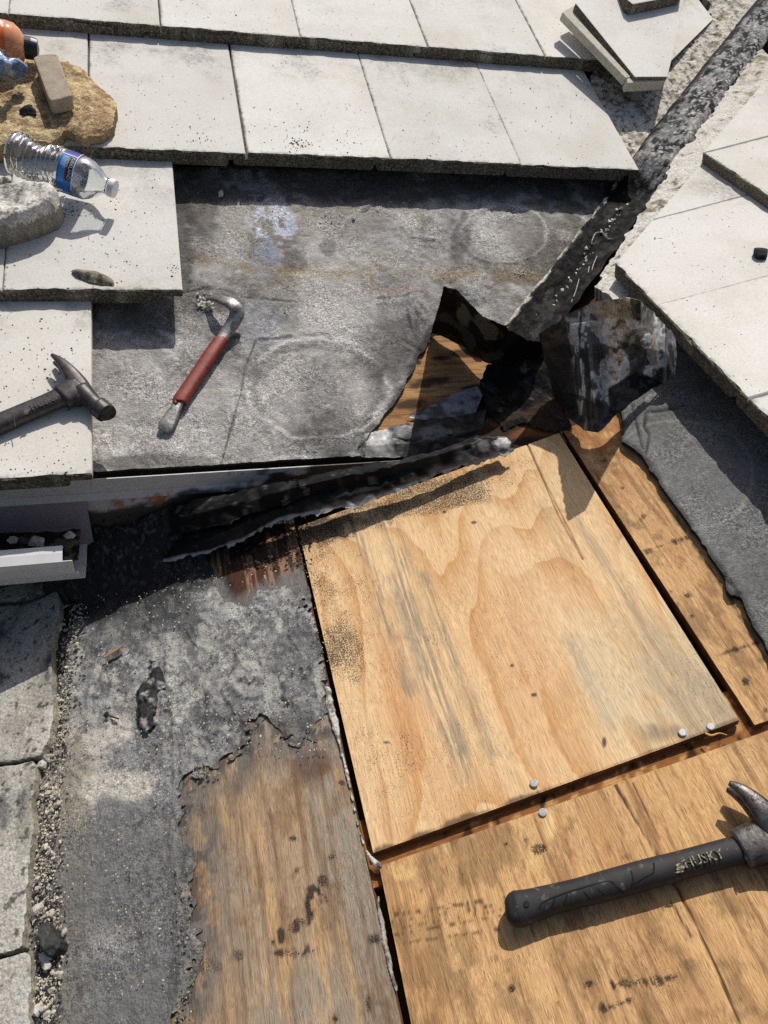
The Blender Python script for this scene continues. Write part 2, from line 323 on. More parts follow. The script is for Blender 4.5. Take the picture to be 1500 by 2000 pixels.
M['pebble'] = plain('pale_pebble', lin(196, 188, 170), .9, .2, nscale=70, namt=.35, bscale=200, bstr=.7, bdist=.002)
M['tarlump'] = plain('dried_tar', lin(46, 46, 48), .42, .5, nscale=90, namt=.5, bscale=90, bstr=1.0, bdist=.006, dark=lin(120, 120, 122), thr=.62)
M['rubber'] = plain('black_rubber', lin(42, 41, 41), .6, .35, nscale=60, namt=.3, bscale=700, bstr=.3, bdist=.0006, dark=lin(92, 87, 80), thr=.56)
M['tool_steel'] = plain('worn_tool_steel', lin(96, 92, 90), .42, .5, metal=.75, nscale=110, namt=.4, bscale=260, bstr=.4, bdist=.001, dark=lin(52, 46, 42), thr=.52)
M['tool_dark'] = plain('blackened_steel', lin(74, 70, 70), .45, .5, metal=.5, nscale=110, namt=.35, bscale=260, bstr=.35, bdist=.001, dark=lin(45, 41, 40), thr=.55)
M['red_grip'] = plain('worn_red_vinyl', lin(134, 52, 42), .5, .4, nscale=70, namt=.3, bscale=200, bstr=.3, bdist=.001, dark=lin(64, 38, 34), thr=.55)
M['bar_steel'] = plain('scratched_bar_steel', lin(150, 148, 144), .4, .5, metal=.7, nscale=160, namt=.35, bscale=240, bstr=.4, bdist=.001, dark=lin(82, 76, 70), thr=.54)
M['worn_print'] = plain('worn_yellow_print', lin(168, 158, 118), .6, .3, nscale=170, namt=.2, dark=lin(46, 44, 42), thr=.44)
M['emboss'] = plain('raised_lettering', lin(84, 80, 79), .42, .5, metal=.4, nscale=150, namt=.3)
# ================================================================== THE SETTING: two roof slopes
upper = empty('upper_roof', UP, kind='structure'); lower = empty('lower_roof', LO, kind='structure')
def local_quad(fr, q): return [tuple(map(float, fr.px(np.array([p[0], p[1], 0.0])))) for p in q]
def flat_col(c): return lambda X, Y, a, b: np.tile(c, (len(X), 1)) * (0.75 + .5 * fbm(a * 40, b * 40, 5)[:, None])
DARKWOOD = lin(70, 52, 38)
def plane_grid(name, fr, a0, a1, b0, b1, h, mat, parent, c, n=12):
    u, v = np.meshgrid(np.linspace(a0, a1, n), np.linspace(b0, b1, n)); V = np.stack([u.ravel(), v.ravel(), np.full(u.size, h)], 1)
    return mesh_obj(name, V, grid_faces(n, n), mat, parent=parent, fr=fr, col=np.tile(c, (len(V), 1)))
plane_grid('sheathing', UP, -1.3, 1.5, 0.004, 2.0, -.009, M['board_x'], upper, DARKWOOD)
plane_grid('sheathing', LO, -1.3, 1.9, -1.6, 2.2, -.024, M['board'], lower, DARKWOOD)

def wood(a, b, s, light, dark, fig=9.0, rings=5.0, along=1.5):
    wa = a + .02 * (fbm(a * 5, b * 2.2, s) - .5)
    f = fbm(wa * fig, b * along, s + 3, 3); r = .5 + .5 * np.sin(f * rings * 6.283); st = fbm(wa * 240, b * 9, s + 6, 3); lo = fbm(wa * 22, b * 2.5, s + 8, 3)
    saw = np.mod(f * rings * 1.6, 1.0); saw = np.where(saw < .93, saw / .93, (1 - saw) / .07) ** 1.7; r = saw
    m_ = np.clip(.60 * saw + .6 * (lo - .42) + .35 * (st - .5), 0, 1); c = np.tile(light, (len(a), 1)); c = mix(c, dark, m_); return c, r, st, f
# ---------------- upper slope: bare underlayment
TEAR = [(100, 325), (1260, 335), (1110, 560), (1015, 690), (930, 700), (872, 640), (846, 650), (824, 690), (800, 734), (780, 778), (754, 808), (742, 828), (724, 850), (712, 880), (716, 899), (100, 946)]
LAPS = [[(355, 575), (395, 566), (440, 570), (480, 583), (530, 586), (580, 592)], [(440, 657), (500, 668), (560, 660), (640, 655)], [(500, 668), (478, 720), (470, 770), (450, 840), (432, 908)],
        [(690, 420), (730, 405), (770, 430), (800, 468), (850, 470)], [(720, 585), (790, 580), (830, 570), (868, 590)], [(700, 840), (730, 815)], [(820, 690), (780, 660)]]
def up_felt(X, Y, a, b):
    bl = lambda *q: np.clip(1.9 * blob(*q), 0, 1)
    n1 = fbm(a * 9, b * 9, 21, 5); n2 = fbm(a * 34, b * 34, 27, 4); n3 = fbm(a * 120, b * 120, 30, 3); w = (n2 - .5) * .9
    cr_ = np.abs(fbm(a * 16, b * 16, 33, 4) - .5); g = .262 + .22 * (n1 - .5) * 1.6 + .20 * (n2 - .5) + .14 * (n3 - .5) - .08 * ss(.012, .0, cr_) * ss(.48, .62, n1)
    c = np.stack([g * 1.035, g * .99, g * .93], 1)
    light = lin(180, 177, 172); dk = lin(60, 58, 56); brown = lin(104, 94, 78)
    c = mix(c, brown, .6 * bl(X, Y, 560, 420, 220, 60, w)); c = mix(c, brown, .55 * bl(X, Y, 1080, 500, 110, 90, w)); c = mix(c, brown, .4 * bl(X, Y, 600, 560, 120, 40, w))
    c = mix(c, light, .55 * bl(X, Y, 640, 560, 55, 110, w, .6, -8)); c = mix(c, light, .45 * bl(X, Y, 690, 620, 70, 60, w, .6)); c = mix(c, light, .35 * bl(X, Y, 540, 790, 45, 55, w, .7))
    c = mix(c, light, .55 * bl(X, Y, 400, 820, 85, 70, w, .6)); c = mix(c, light, .3 * bl(X, Y, 250, 760, 60, 70, w, .6)); c = mix(c, light, .4 * bl(X, Y, 445, 440, 45, 50, w, .5))
    c = mix(c, light, .38 * bl(X, Y, 985, 455, 75, 48, w * .6, .3)); c = mix(c, light, .4 * bl(X, Y, 735, 470, 70, 60, w, .4)); c = mix(c, light, .3 * bl(X, Y, 800, 600, 35, 50, w, .6))
    c = mix(c, lin(172, 176, 190), .9 * bl(X, Y, 535, 425, 42, 46, w * 1.3, .3) * ss(.44, .54, fbm(a * 90, b * 60, 39, 4))); c = mix(c, lin(128, 132, 146), .8 * bl(X, Y, 520, 500, 22, 34, w, .4)); c = mix(c, lin(112, 114, 124), .5 * bl(X, Y, 510, 625, 38, 45, w, .5))
    c = mix(c, dk, .6 * bl(X, Y, 575, 505, 22, 22, w, .4)); c = mix(c, dk, .5 * bl(X, Y, 420, 585, 70, 22, w, .6)); c = mix(c, dk, .55 * bl(X, Y, 390, 410, 28, 55, w, .6)); c = mix(c, dk, .5 * bl(X, Y, 900, 470, 14, 60, w, .5, 15))
    c = mix(c, dk, .45 * bl(X, Y, 790, 690, 70, 60, w, .6)); c = mix(c, dk, .35 * bl(X, Y, 1080, 470, 40, 90, w, .6, 25)); c = mix(c, dk, .45 * bl(X, Y, 640, 480, 16, 14, w, .4)); c = mix(c, dk, .35 * bl(X, Y, 770, 620, 40, 30, w, .5))
    c = mix(c, dk, .55 * bl(X, Y, 300, 905, 120, 14, w, .5)); c = mix(c, dk, .35 * bl(X, Y, 650, 850, 60, 34, w, .6))
    yel = lin(140, 118, 66)
    for y0, x0, x1, k in ((512, 385, 520, .7), (532, 540, 900, .75), (536, 930, 1040, .5), (500, 720, 830, .3)):
        c = mix(c, yel, .8 * k * line(X, Y, [(x0, y0), (x1, y0 + 3)], 16, 14, (n2 - .5) * 40) * ss(.44, .56, fbm(a * 240, b * 240, 38, 2)))
    c = mix(c, lin(140, 104, 100), .6 * line(X, Y, [(705, 562), (770, 568)], 10, 8, (n2 - .5) * 20) * ss(.4, .65, n3)); c = mix(c, lin(140, 108, 104), .5 * line(X, Y, [(790, 560), (818, 562)], 10, 6, (n2 - .5) * 16))
    c = mix(c, lin(176, 172, 168), .5 * bl(X, Y, 812, 560, 9, 18, w, .5))
    # rings left by the old mortar paddies
    for cx, cy, rx, ry, k in ((620, 762, 138, 98, .95), (585, 750, 78, 60, .45), (985, 458, 82, 58, .7), (275, 740, 120, 95, .5), (735, 470, 78, 64, .5)):
        r = np.hypot((X - cx) / rx, (Y - cy) / ry) + (n2 - .5) * .16; c = mix(c, light, k * np.exp(-((r - 1) / .045) ** 2) * ss(.3, .6, n1)); c = mix(c, dk, .4 * k * np.exp(-((r - .88) / .07) ** 2))
    c = mix(c, lin(172, 170, 166), .5 * ss(478, 440, X + 30 * (n2 - .5) + (Y - 668) * .17) * ss(640, 690, Y) * ss(360, 400, X) * ss(.35, .55, n2)); c = mix(c, lin(30, 29, 28), .85 * line(X, Y, LAPS[2], 2.0, 2.4, (n3 - .5) * 3))
    for i, L_ in enumerate(LAPS): c = mix(c, lin(44, 42, 40), .6 * line(X, Y, L_, 1.4, 2.6, (n2 - .5) * 16) * ss(.38, .52, n3)); c = mix(c, lin(160, 158, 150), .25 * line(X, Y - 5, L_, 3, 8, (n2 - .5) * 16))
    c = mix(c, lin(58, 57, 56), .8 * ss(408, 380, Y + 30 * (n2 - .5)) * ss(.30, .5, n2 + .2)); c = mix(c, lin(62, 61, 60), .7 * ss(392, 366, X + 40 * (n2 - .5)) * ss(585, 560, Y)); c = mix(c, lin(60, 59, 58), .6 * ss(655, 640, Y + 20 * (n2 - .5)) * ss(352, 340, X) * ss(580, 590, Y))  # tile shadow deepened in the felt colour; column beside the tile is black felt
    c = mix(c, lin(44, 43, 42), .75 * ss(16, 2, sdist(X, Y, TEAR) + (n2 - .5) * 22)); c = mix(c, lin(188, 186, 180), .8 * line(X, Y, [(185, 929), (500, 911), (696, 895)], 3, 3, (n3 - .5) * 5) * ss(300, 520, X))
    sm = fbm(a * 12 + b * 5, b * 4 - a * 3, 35, 5); c = c * (.70 + .66 * fbm(a * 5, b * 5, 36, 4) + .5 * (sm - .5))[:, None]; c = mix(c, lin(178, 176, 172), .28 * ss(.56, .66, sm) * ss(.42, .6, n2)); return c * (.98 + .3 * n3[:, None])
def up_height(X, Y, a, b):
    n2 = fbm(a * 34, b * 34, 27, 4); cr_ = np.abs(fbm(a * 16, b * 16, 33, 4) - .5); h_ = .0030 * (fbm(a * 60, b * 60, 41, 5) - .5) + .0012 * (fbm(a * 190, b * 190, 47, 2) - .5) - .0012 * ss(.014, .0, cr_) + .005 * (fbm(a * 11, b * 11, 44, 2) - .5)
    for L_ in LAPS: d = seg(X, Y, L_) + (n2 - .5) * 16; h_ = h_ + .0016 * np.exp(-(d / 9) ** 2) - .0022 * np.exp(-(d / 2.4) ** 2)
    for cx, cy, rx, ry in ((620, 762, 138, 98), (985, 458, 82, 58)): r = np.hypot((X - cx) / rx, (Y - cy) / ry) + (n2 - .5) * .16; h_ = h_ + .0018 * np.exp(-((r - 1) / .05) ** 2)
    h_ = h_ + .006 * np.exp(-((np.hypot((X - 812) / 26, (Y - 612) / 34)) ** 2)) * (1 + 2 * (fbm(a * 200, b * 40, 3, 2) - .5))
    return h_ + .004 * ss(22, 2, sdist(X, Y, TEAR))
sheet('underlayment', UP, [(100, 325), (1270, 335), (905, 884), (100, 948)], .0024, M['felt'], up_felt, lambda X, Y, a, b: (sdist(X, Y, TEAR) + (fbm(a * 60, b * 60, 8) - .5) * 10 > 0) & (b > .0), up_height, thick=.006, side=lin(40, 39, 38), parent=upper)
def up_board(X, Y, a, b):
    c, r, st, f = wood(b, a, 51, lin(190, 148, 102), lin(150, 104, 62), 12, 3); n = fbm(a * 40, b * 40, 5); tar = lin(34, 31, 30); w = n - .5
    for q in ((840, 745, 40, 10, -8), (800, 790, 30, 9, -10), (905, 690, 30, 8, 5), (860, 700, 22, 6, 0), (930, 760, 24, 8, 0), (818, 708, 5, 5, 0)): c = mix(c, tar, .85 * blob(X, Y, q[0], q[1], q[2], q[3], w * 1.3, .4, q[4]))
    c = mix(c, lin(60, 46, 36), .7 * ss(955, 1000, X + 30 * w)); c = mix(c, tar, .8 * ss(12, 0, 1000 - X + 0 * Y) * 0); c = mix(c, lin(50, 42, 36), .5 * ss(.56, .75, fbm(b * 200, a * 14, 9)))
    return c
sheet('deck_board', UP, [(745, 600), (1120, 590), (900, 884), (690, 897)], .0026, M['board_x'], up_board, lambda X, Y, a, b: (b > .002) & (a < b + .03), None, thick=.01, h=-.004, parent=upper)

# ---------------- tiles
TL_, TT = .42, .026
def tile_bm(w, L=TL_, seed=0):
    r = random.Random(seed); bm = bmesh.new(); t = TT; pr = [(-.026, .004), (-.022, 0), (w - .036, 0), (w - .031, .005), (w - .031, .5 * t), (w, .5 * t), (w, t - .0018)]
    for i in range(23): pr.append((w - .0018 - (w - .0036) * i / 22, t))
    pr += [(0, t - .0018), (0, .45 * t), (-.026, .45 * t)]
    rings = []
    for y, k in ((0.0, 1), (.0022, 0), (L, 0)):
        rings.append([bm.verts.new((x, y + (r.uniform(-.0010, .0010) if k else 0), z - (.0016 + r.uniform(-.0007, .0007) if (k and z == t) else 0))) for x, z in pr])
    for _ in range(4):
        i = r.randrange(8, 27); d = r.uniform(.001, .0035)
        for q_, k_ in ((i, 1), (i + 1, .6)): rings[0][q_].co.y += d * k_; rings[0][q_].co.z -= d * .7 * k_; rings[1][q_].co.y += d * k_
    n = len(pr)
    for j in range(2):
        for i in range(n): f = bm.faces.new([rings[j][i], rings[j][(i + 1) % n], rings[j + 1][(i + 1) % n], rings[j + 1][i]]); f.material_index = 1 if j == 0 else 0
    # the rough butt end: fan of an inner ring pushed in and out
    f = bm.faces.new(rings[0][::-1]); f.material_index = 1; bm.faces.new(rings[2])
    bmesh.ops.recalc_face_normals(bm, faces=bm.faces[:]); return bm
SHARED = {}
def tile(parent, fr, a, b, hb, w, side='up', cuts=(), seed=0, tilt=math.atan(.028 / .42), mats=None, skew=0.0):
    mats = mats or [M['tile'], M['butt']]; key = (round(w, 3), seed % 3, mats[1].name)
    T = Matrix.Translation((a, b, hb)) @ Matrix.Rotation((0 if side == 'up' else -math.pi / 2) + skew, 4, 'Z') @ Matrix.Rotation(-tilt, 4, 'X')
    if cuts or key not in SHARED:
        bm = tile_bm(w, seed=seed % 3)
        for p, nrm in cuts:
            inv = T.inverted(); P = inv @ Vector((p[0], p[1], hb)); Nn = (inv.to_3x3() @ Vector((nrm[0], nrm[1], 0))).normalized()
            g = bmesh.ops.bisect_plane(bm, geom=bm.verts[:] + bm.edges[:] + bm.faces[:], plane_co=P, plane_no=Nn, clear_outer=True)
            ed = [e for e in g['geom_cut'] if isinstance(e, bmesh.types.BMEdge)]
            if ed:
                for q in bmesh.ops.holes_fill(bm, edges=ed)['faces']: q.material_index = 1
        me = bpy.data.meshes.new('roof_tile'); bm.to_mesh(me); bm.free()
        for mt in mats: me.materials.append(mt)
        if not cuts: SHARED[key] = me
    else: me = SHARED[key]
    o = bpy.data.objects.new('roof_tile', me); COL.objects.link(o); o.parent = parent; o.matrix_local = T; return o
HB = .034
for r_, (bb, w, xs) in enumerate(((1.005, .285, (-.96, -.675, -.39, -.105, .18, .465, -1.245)), (.632, .2765, (-.81, -.531, -.2525, .024, .2985, -1.087)), (.295, .271, (-.93, -.659, -1.201)), (-.041, .278, (-.81, -1.088)), (1.38, .285, (-1.1, -.815, -.53, -.245, .04, .325, .61)))):
    for i, x in enumerate(xs): tile(upper, UP, x, bb + random.uniform(-.002, .002), HB + random.uniform(-.0006, .0006), w - (.003 if i % 3 == 1 else .0014), seed=i + r_ * 5, skew=random.uniform(-.003, .003))
cu = outline(UP, [(1310, 122), (1405, 22)], .05)
tile(upper, UP, .754, 1.003, HB, .28, cuts=[((cu[0][0], cu[0][1]), (cu[1][1] - cu[0][1], -(cu[1][0] - cu[0][0])))], seed=2)
# lower slope tiles, cut on a slant beside the valley
cl = outline(LO, [(1196, 523), (1402, 262)], .085); cn = (-(cl[1][1] - cl[0][1]), cl[1][0] - cl[0][0])
if np.dot(cn, (-1, 1)) < 0: cn = (-cn[0], -cn[1])
CUT = [((cl[0][0], cl[0][1]), cn)]
HR = .060
for aa, bs, w, k in ((.411, (.347, .083, -.187, -.457, -.727), .268, 0), (.733, (.513, .243, -.03, -.30, -.57), .268, 1), (1.056, (.90, .63, .36, .09), .268, 2)):
    for i, y in enumerate(bs): tile(lower, LO, aa, y, HR, w - .0014, 'lo', seed=i + k, skew=random.uniform(-.003, .003), cuts=CUT if i == 0 else (), mats=[M['tile'], M['butt_tan']])
for aa, y, hh in ((.411, .612, 0), (.733, .78, 0), (1.056, 1.17, 0)): tile(lower, LO, aa, y, HR, .264, 'lo', cuts=CUT, seed=1, mats=[M['tile'], M['butt_tan']])
# ---------------- lower slope: boards
LT = [(-400, 940), (580, 1000), (600, 1060), (585, 1075), (560, 1130), (590, 1180), (607, 1130), (622, 1210), (640, 1330), (652, 1395), (640, 1412), (600, 1450), (560, 1440), (540, 1410), (520, 1404), (490, 1420), (470, 1470), (440, 1490), (400, 1510), (370, 1530), (360, 1560), (358, 1630), (385, 1640), (385, 1700), (374, 1730), (386, 1810), (390, 1850), (385, 1890), (370, 1940), (345, 2000), (320, 2100), (-400, 2200)]
HOLE = [(405, 1085), (440, 1065), (520, 1040), (585, 1030), (600, 1100), (570, 1120), (540, 1150), (505, 1155), (470, 1180), (440, 1175), (425, 1150)]
def board_col(seed, light, dark, marks=(), dashes=(), grey=.0, extra=None, fig=14, rings=3):
    def f(X, Y, a, b):
        c, r, st, fg = wood(a, b, seed, light, dark, fig, rings); n = fbm(a * 60, b * 60, seed + 30); n2 = fbm(a * 150, b * 60, seed + 31, 3); w = (n - .5) * 1.6; tar = lin(46, 42, 42)
        c = mix(c, lin(154, 141, 124), np.clip(grey * ss(.35, .65, fbm(a * 9, b * 5, seed + 33)) + .25 * grey, 0, 1))
        c = mix(c, lin(110, 82, 56), .5 * ss(.58, .78, st)); c = mix(c, lin(124, 96, 68), .55 * ss(.5, .68, fbm(a * 26, b * 16, seed + 37, 6, .7)))
        c = mix(c, lin(222, 180, 120), .35 * ss(.62, .8, fbm(a * 70, b * 12, seed + 39)))
        mk = np.zeros(len(a))
        for q in marks: mk = np.maximum(mk, (q[4] if len(q) > 4 else 1.0) * blob(X, Y, q[0], q[1], q[2], q[3], w * 1.2, .5)); c = mix(c, tar, .6 * (q[4] if len(q) > 4 else .9) * blob(X, Y, q[0], q[1], q[2], q[3], w * 1.0 + (n2 - .5) * 1.6, .35) * ss(.28, .5, fbm(a * 260, b * 40, seed + 43, 2)))
        for pts, wd in dashes: c = mix(c, tar, .85 * line(X, Y, pts, wd, 4, (n2 - .5) * 3.0 * wd) * ss(.36, .56, fbm(a * 260, b * 30, seed + 41, 3)))
        for pts, wd in dashes: mk = np.maximum(mk, .8 * line(X, Y, pts, wd, 6, (n2 - .5) * 2.0 * wd))
        c = extra(c, X, Y, a, b, n) if extra else c; return np.concatenate([c, np.clip(np.maximum(.16 + .9 * (fbm(a * 11, b * 15, seed + 47, 4) - .42), mk), 0, 1)[:, None]], 1)
    return f
def exA(c, X, Y, a, b, n):
    c = mix(c, lin(92, 62, 48), .75 * blob(X, Y, 608, 1500, 34, 36, (n - .5) * 1.2, .5)); c = mix(c, lin(112, 88, 66), .55 * ss(430, 360, X + 60 * (n - .5)) )
    dl = -sdist(X, Y, LT); rs = fbm(a * 40, b * 40, 8, 6, .75); c = mix(c, lin(112, 108, 102), .92 * ss(95, 4, dl) * ss(.40, .52, fbm(a * 55, b * 30, 79, 6, .65))); c = mix(c, lin(70, 67, 64), .7 * ss(46, 0, dl + 60 * (rs - .5)) * ss(.5, .56, fbm(a * 120, b * 80, 81, 4)))
    hole = ss(1215, 1150, Y); fr_ = fbm(a * 200, b * 14, 77, 3)
    hd_ = sdist(X, Y, HOLE)
    burnt = mix(np.tile(lin(74, 50, 38), (len(a), 1)), lin(150, 118, 92), ss(.52, .7, fr_)); burnt = mix(burnt, lin(36, 32, 31), ss(.5, .62, fbm(a * 26, b * 14, 78))); burnt = mix(burnt, lin(120, 118, 116), .85 * ss(26, 0, hd_ + 24 * (fbm(a * 90, b * 30, 83, 4) - .5)) * ss(1085, 1130, Y)); return c * (1 - hole[:, None]) + burnt * hole[:, None]
mA = [(648, 1674, 7, 7), (630, 1718, 10, 14), (571, 1637, 8, 5), (467, 1868, 11, 14, .7), (730, 1835, 9, 8), (393, 1580, 13, 28, .65), (467, 1533, 12, 18, .5), (413, 1887, 24, 15, .7), (665, 1528, 6, 5), (530, 1590, 20, 8, .45), (720, 1963, 8, 18, .8), (745, 1960, 12, 8, .6), (655, 1990, 5, 5)]
dA = [([(611, 1736), (604, 1769), (626, 1762), (597, 1795), (560, 1817), (534, 1839)], 13), ([(534, 1861), (580, 1864), (619, 1855)], 9), ([(580, 1698), (600, 1690)], 6), ([(625, 1740), (640, 1760)], 10)]
Ly = outline(LO, [(582, 1029), (1092, 846), (1443, 1408), (729, 1666)])         # corners of the plywood patch
aL = (Ly[0][0] + Ly[3][0]) / 2; seam = outline(LO, [(735, 1690), (790, 2010)])
qA = [(-.62, .02), (Ly[0][0] - .006, .02), (seam[1][0] - .001, -1.02), (-.62, -1.02)]
sheet('deck_board', LO, local_quad(LO, qA), .0019, M['board'], board_col(60, lin(178, 150, 118), lin(146, 116, 86), mA, dA, .8, exA), None, lambda X, Y, a, b: .0012 * (fbm(a * 120, b * 6, 4) - .5), thick=.018, side=lin(120, 88, 58), parent=lower)
def exB(c, X, Y, a, b, n):
    t = np.zeros(len(a))
    for y0, y1 in ((1804, 1764), (1818, 1775), (1830, 1786), (1848, 1812), (1790, 1752), (1632, 1600)):
        t = np.maximum(t, line(X, Y, [(752, y0), (990, y1)], 5, 4, (n - .5) * 9) * ss(.5, .62, fbm(a * 300, b * 30, int(y0), 2)))
    c = mix(c, lin(70, 50, 36), .75 * t)
    for pts, wd in (([(1199, 1529), (1240, 1600), (1287, 1677), (1346, 1780), (1400, 1890), (1445, 2000)], 3.5), ([(1236, 1530), (1290, 1640)], 2), ([(1310, 1760), (1350, 1830)], 2)):
        c = mix(c, lin(48, 32, 22), .9 * line(X, Y, pts, wd, 2.5, (n - .5) * 4))
    c = mix(c, lin(232, 200, 142), .7 * blob(X, Y, 1075, 1610, 14, 24, (n - .5) * 1.6, .4)); c = mix(c, lin(224, 190, 130), .6 * blob(X, Y, 1045, 1680, 14, 22, (n - .5) * 1.6, .4)); c = mix(c, lin(228, 192, 130), .6 * blob(X, Y, 790, 1705, 24, 14, (n - .5) * 1.6, .4))
    return c
mB = [(1054, 1660, 13, 10), (1028, 1640, 8, 6, .7), (1148, 1923, 11, 11), (1220, 1674, 14, 7, .7), (1346, 1883, 12, 10, .55), (990, 1648, 4, 5), (965, 1870, 8, 7, .7), (905, 1715, 10, 12, .5), (1030, 1690, 8, 12, .5), (885, 1640, 14, 10, .45), (1355, 1990, 20, 14, .5), (1450, 1500, 14, 8, .4), (1190, 1660, 6, 14, .4), (825, 1740, 5, 5, .6), (1000, 1930, 5, 5), (1090, 1960, 4, 4)]
dB = [([(1199, 1923), (1258, 1919)], 11), ([(1278, 1917), (1318, 1907)], 11), ([(1181, 1970), (1236, 1952)], 8), ([(990, 1760), (1060, 1750)], 4)]
tB = outline(LO, [(741, 1692), (1478, 1424)]); qB = [(tB[0][0], tB[0][1]), (.62, tB[1][1]), (.62, -1.02), (seam[1][0] + .002, -1.02)]
sheet('deck_board', LO, local_quad(LO, qB), .0019, M['board'], board_col(90, lin(216, 174, 122), lin(186, 138, 90), mB, dB, .05, exB), None, lambda X, Y, a, b: .0012 * (fbm(a * 120, b * 6, 14) - .5) - .002 * np.exp(-(seg(X, Y, [(1199, 1529), (1287, 1677), (1346, 1780), (1445, 2000)]) / 2.2) ** 2), thick=.018, side=lin(150, 104, 62), parent=lower)
cC = outline(LO, [(1112, 852), (1474, 1416)]); qC = [(cC[0][0] - .004, cC[0][1] + .02), (cC[0][0] + .22, cC[0][1] + .02), (cC[1][0] + .22, cC[1][1]), (cC[1][0], cC[1][1])]
mC = [(1257, 1008, 7, 6), (1253, 1030, 16, 9, .6), (1287, 1048, 14, 9, .6), (1267, 1077, 14, 5, .8), (1343, 1163, 9, 7), (1457, 1330, 9, 10), (1353, 1202, 5, 6), (1495, 1387, 5, 6), (1310, 1155, 8, 5, .8), (1140, 830, 60, 14, .5), (1120, 870, 20, 16, .5), (1480, 1360, 12, 10, .45), (1217, 953, 8, 6), (1180, 900, 6, 3, .8)]
dC = [([(1260, 1076), (1340, 1050)], 5), ([(1400, 1280), (1480, 1255)], 4)]
def exC(c, X, Y, a, b, n):
    c = mix(c, lin(60, 44, 32), .7 * line(X, Y, [(1300, 985), (1400, 1130), (1477, 1250)], 2.2, 3, (n - .5) * 14)); return mix(c, lin(150, 92, 48), .6 * ss(1010, 860, Y) * ss(.3, .6, n))
sheet('deck_board', LO, local_quad(LO, qC), .0019, M['board'], board_col(120, lin(212, 170, 120), lin(182, 136, 90), mC, dC, .06, exC), None, lambda X, Y, a, b: .0012 * (fbm(a * 120, b * 6, 24) - .5), thick=.018, side=lin(132, 92, 56), parent=lower)
qD = [(-.04, .22), (cC[0][0] - .008, .22), (cC[0][0] - .008, cC[0][1] - .014), (-.04, Ly[1][1] + .012)]
def colD(X, Y, a, b):
    c, r, st, f = wood(b, a, 150, lin(128, 86, 52), lin(84, 54, 34), 12, 3); return mix(c, lin(34, 30, 28), .9 * ss(.34, .55, fbm(a * 14, b * 14, 152) + .25 * ss(830, 770, Y)))
sheet('deck_board', LO, local_quad(LO, qD), .003, M['board_x'], colD, lambda X, Y, a, b: (a > -.02), None, thick=.018, side=lin(70, 48, 34), parent=lower, h=-.003)
# rafter seen in the open joint below the patch
ra = outline(LO, [(735, 1685), (1478, 1420)], -.014); d_ = ra[1] - ra[0]
def colR(X, Y, a, b):
    c, r, st, f = wood(b, a, 170, lin(158, 108, 62), lin(120, 76, 44), 16, 3); n = fbm(a * 90, b * 90, 3); c = mix(c, lin(40, 30, 24), .9 * ss(.64, .70, n)); return mix(c, lin(226, 178, 116), .6 * ss(.63, .7, fbm(a * 110, b * 110, 31)))
qR = [(ra[0][0] - .02, ra[0][1] + .045), (ra[1][0] + .03, ra[1][1] + .045), (ra[1][0] + .03, ra[1][1] - .03), (ra[0][0] - .02, ra[0][1] - .03)]
sheet('rafter', LO, local_quad(LO, qR), .004, M['board_x'], colR, None, None, thick=.03, h=-.0098, parent=lower)
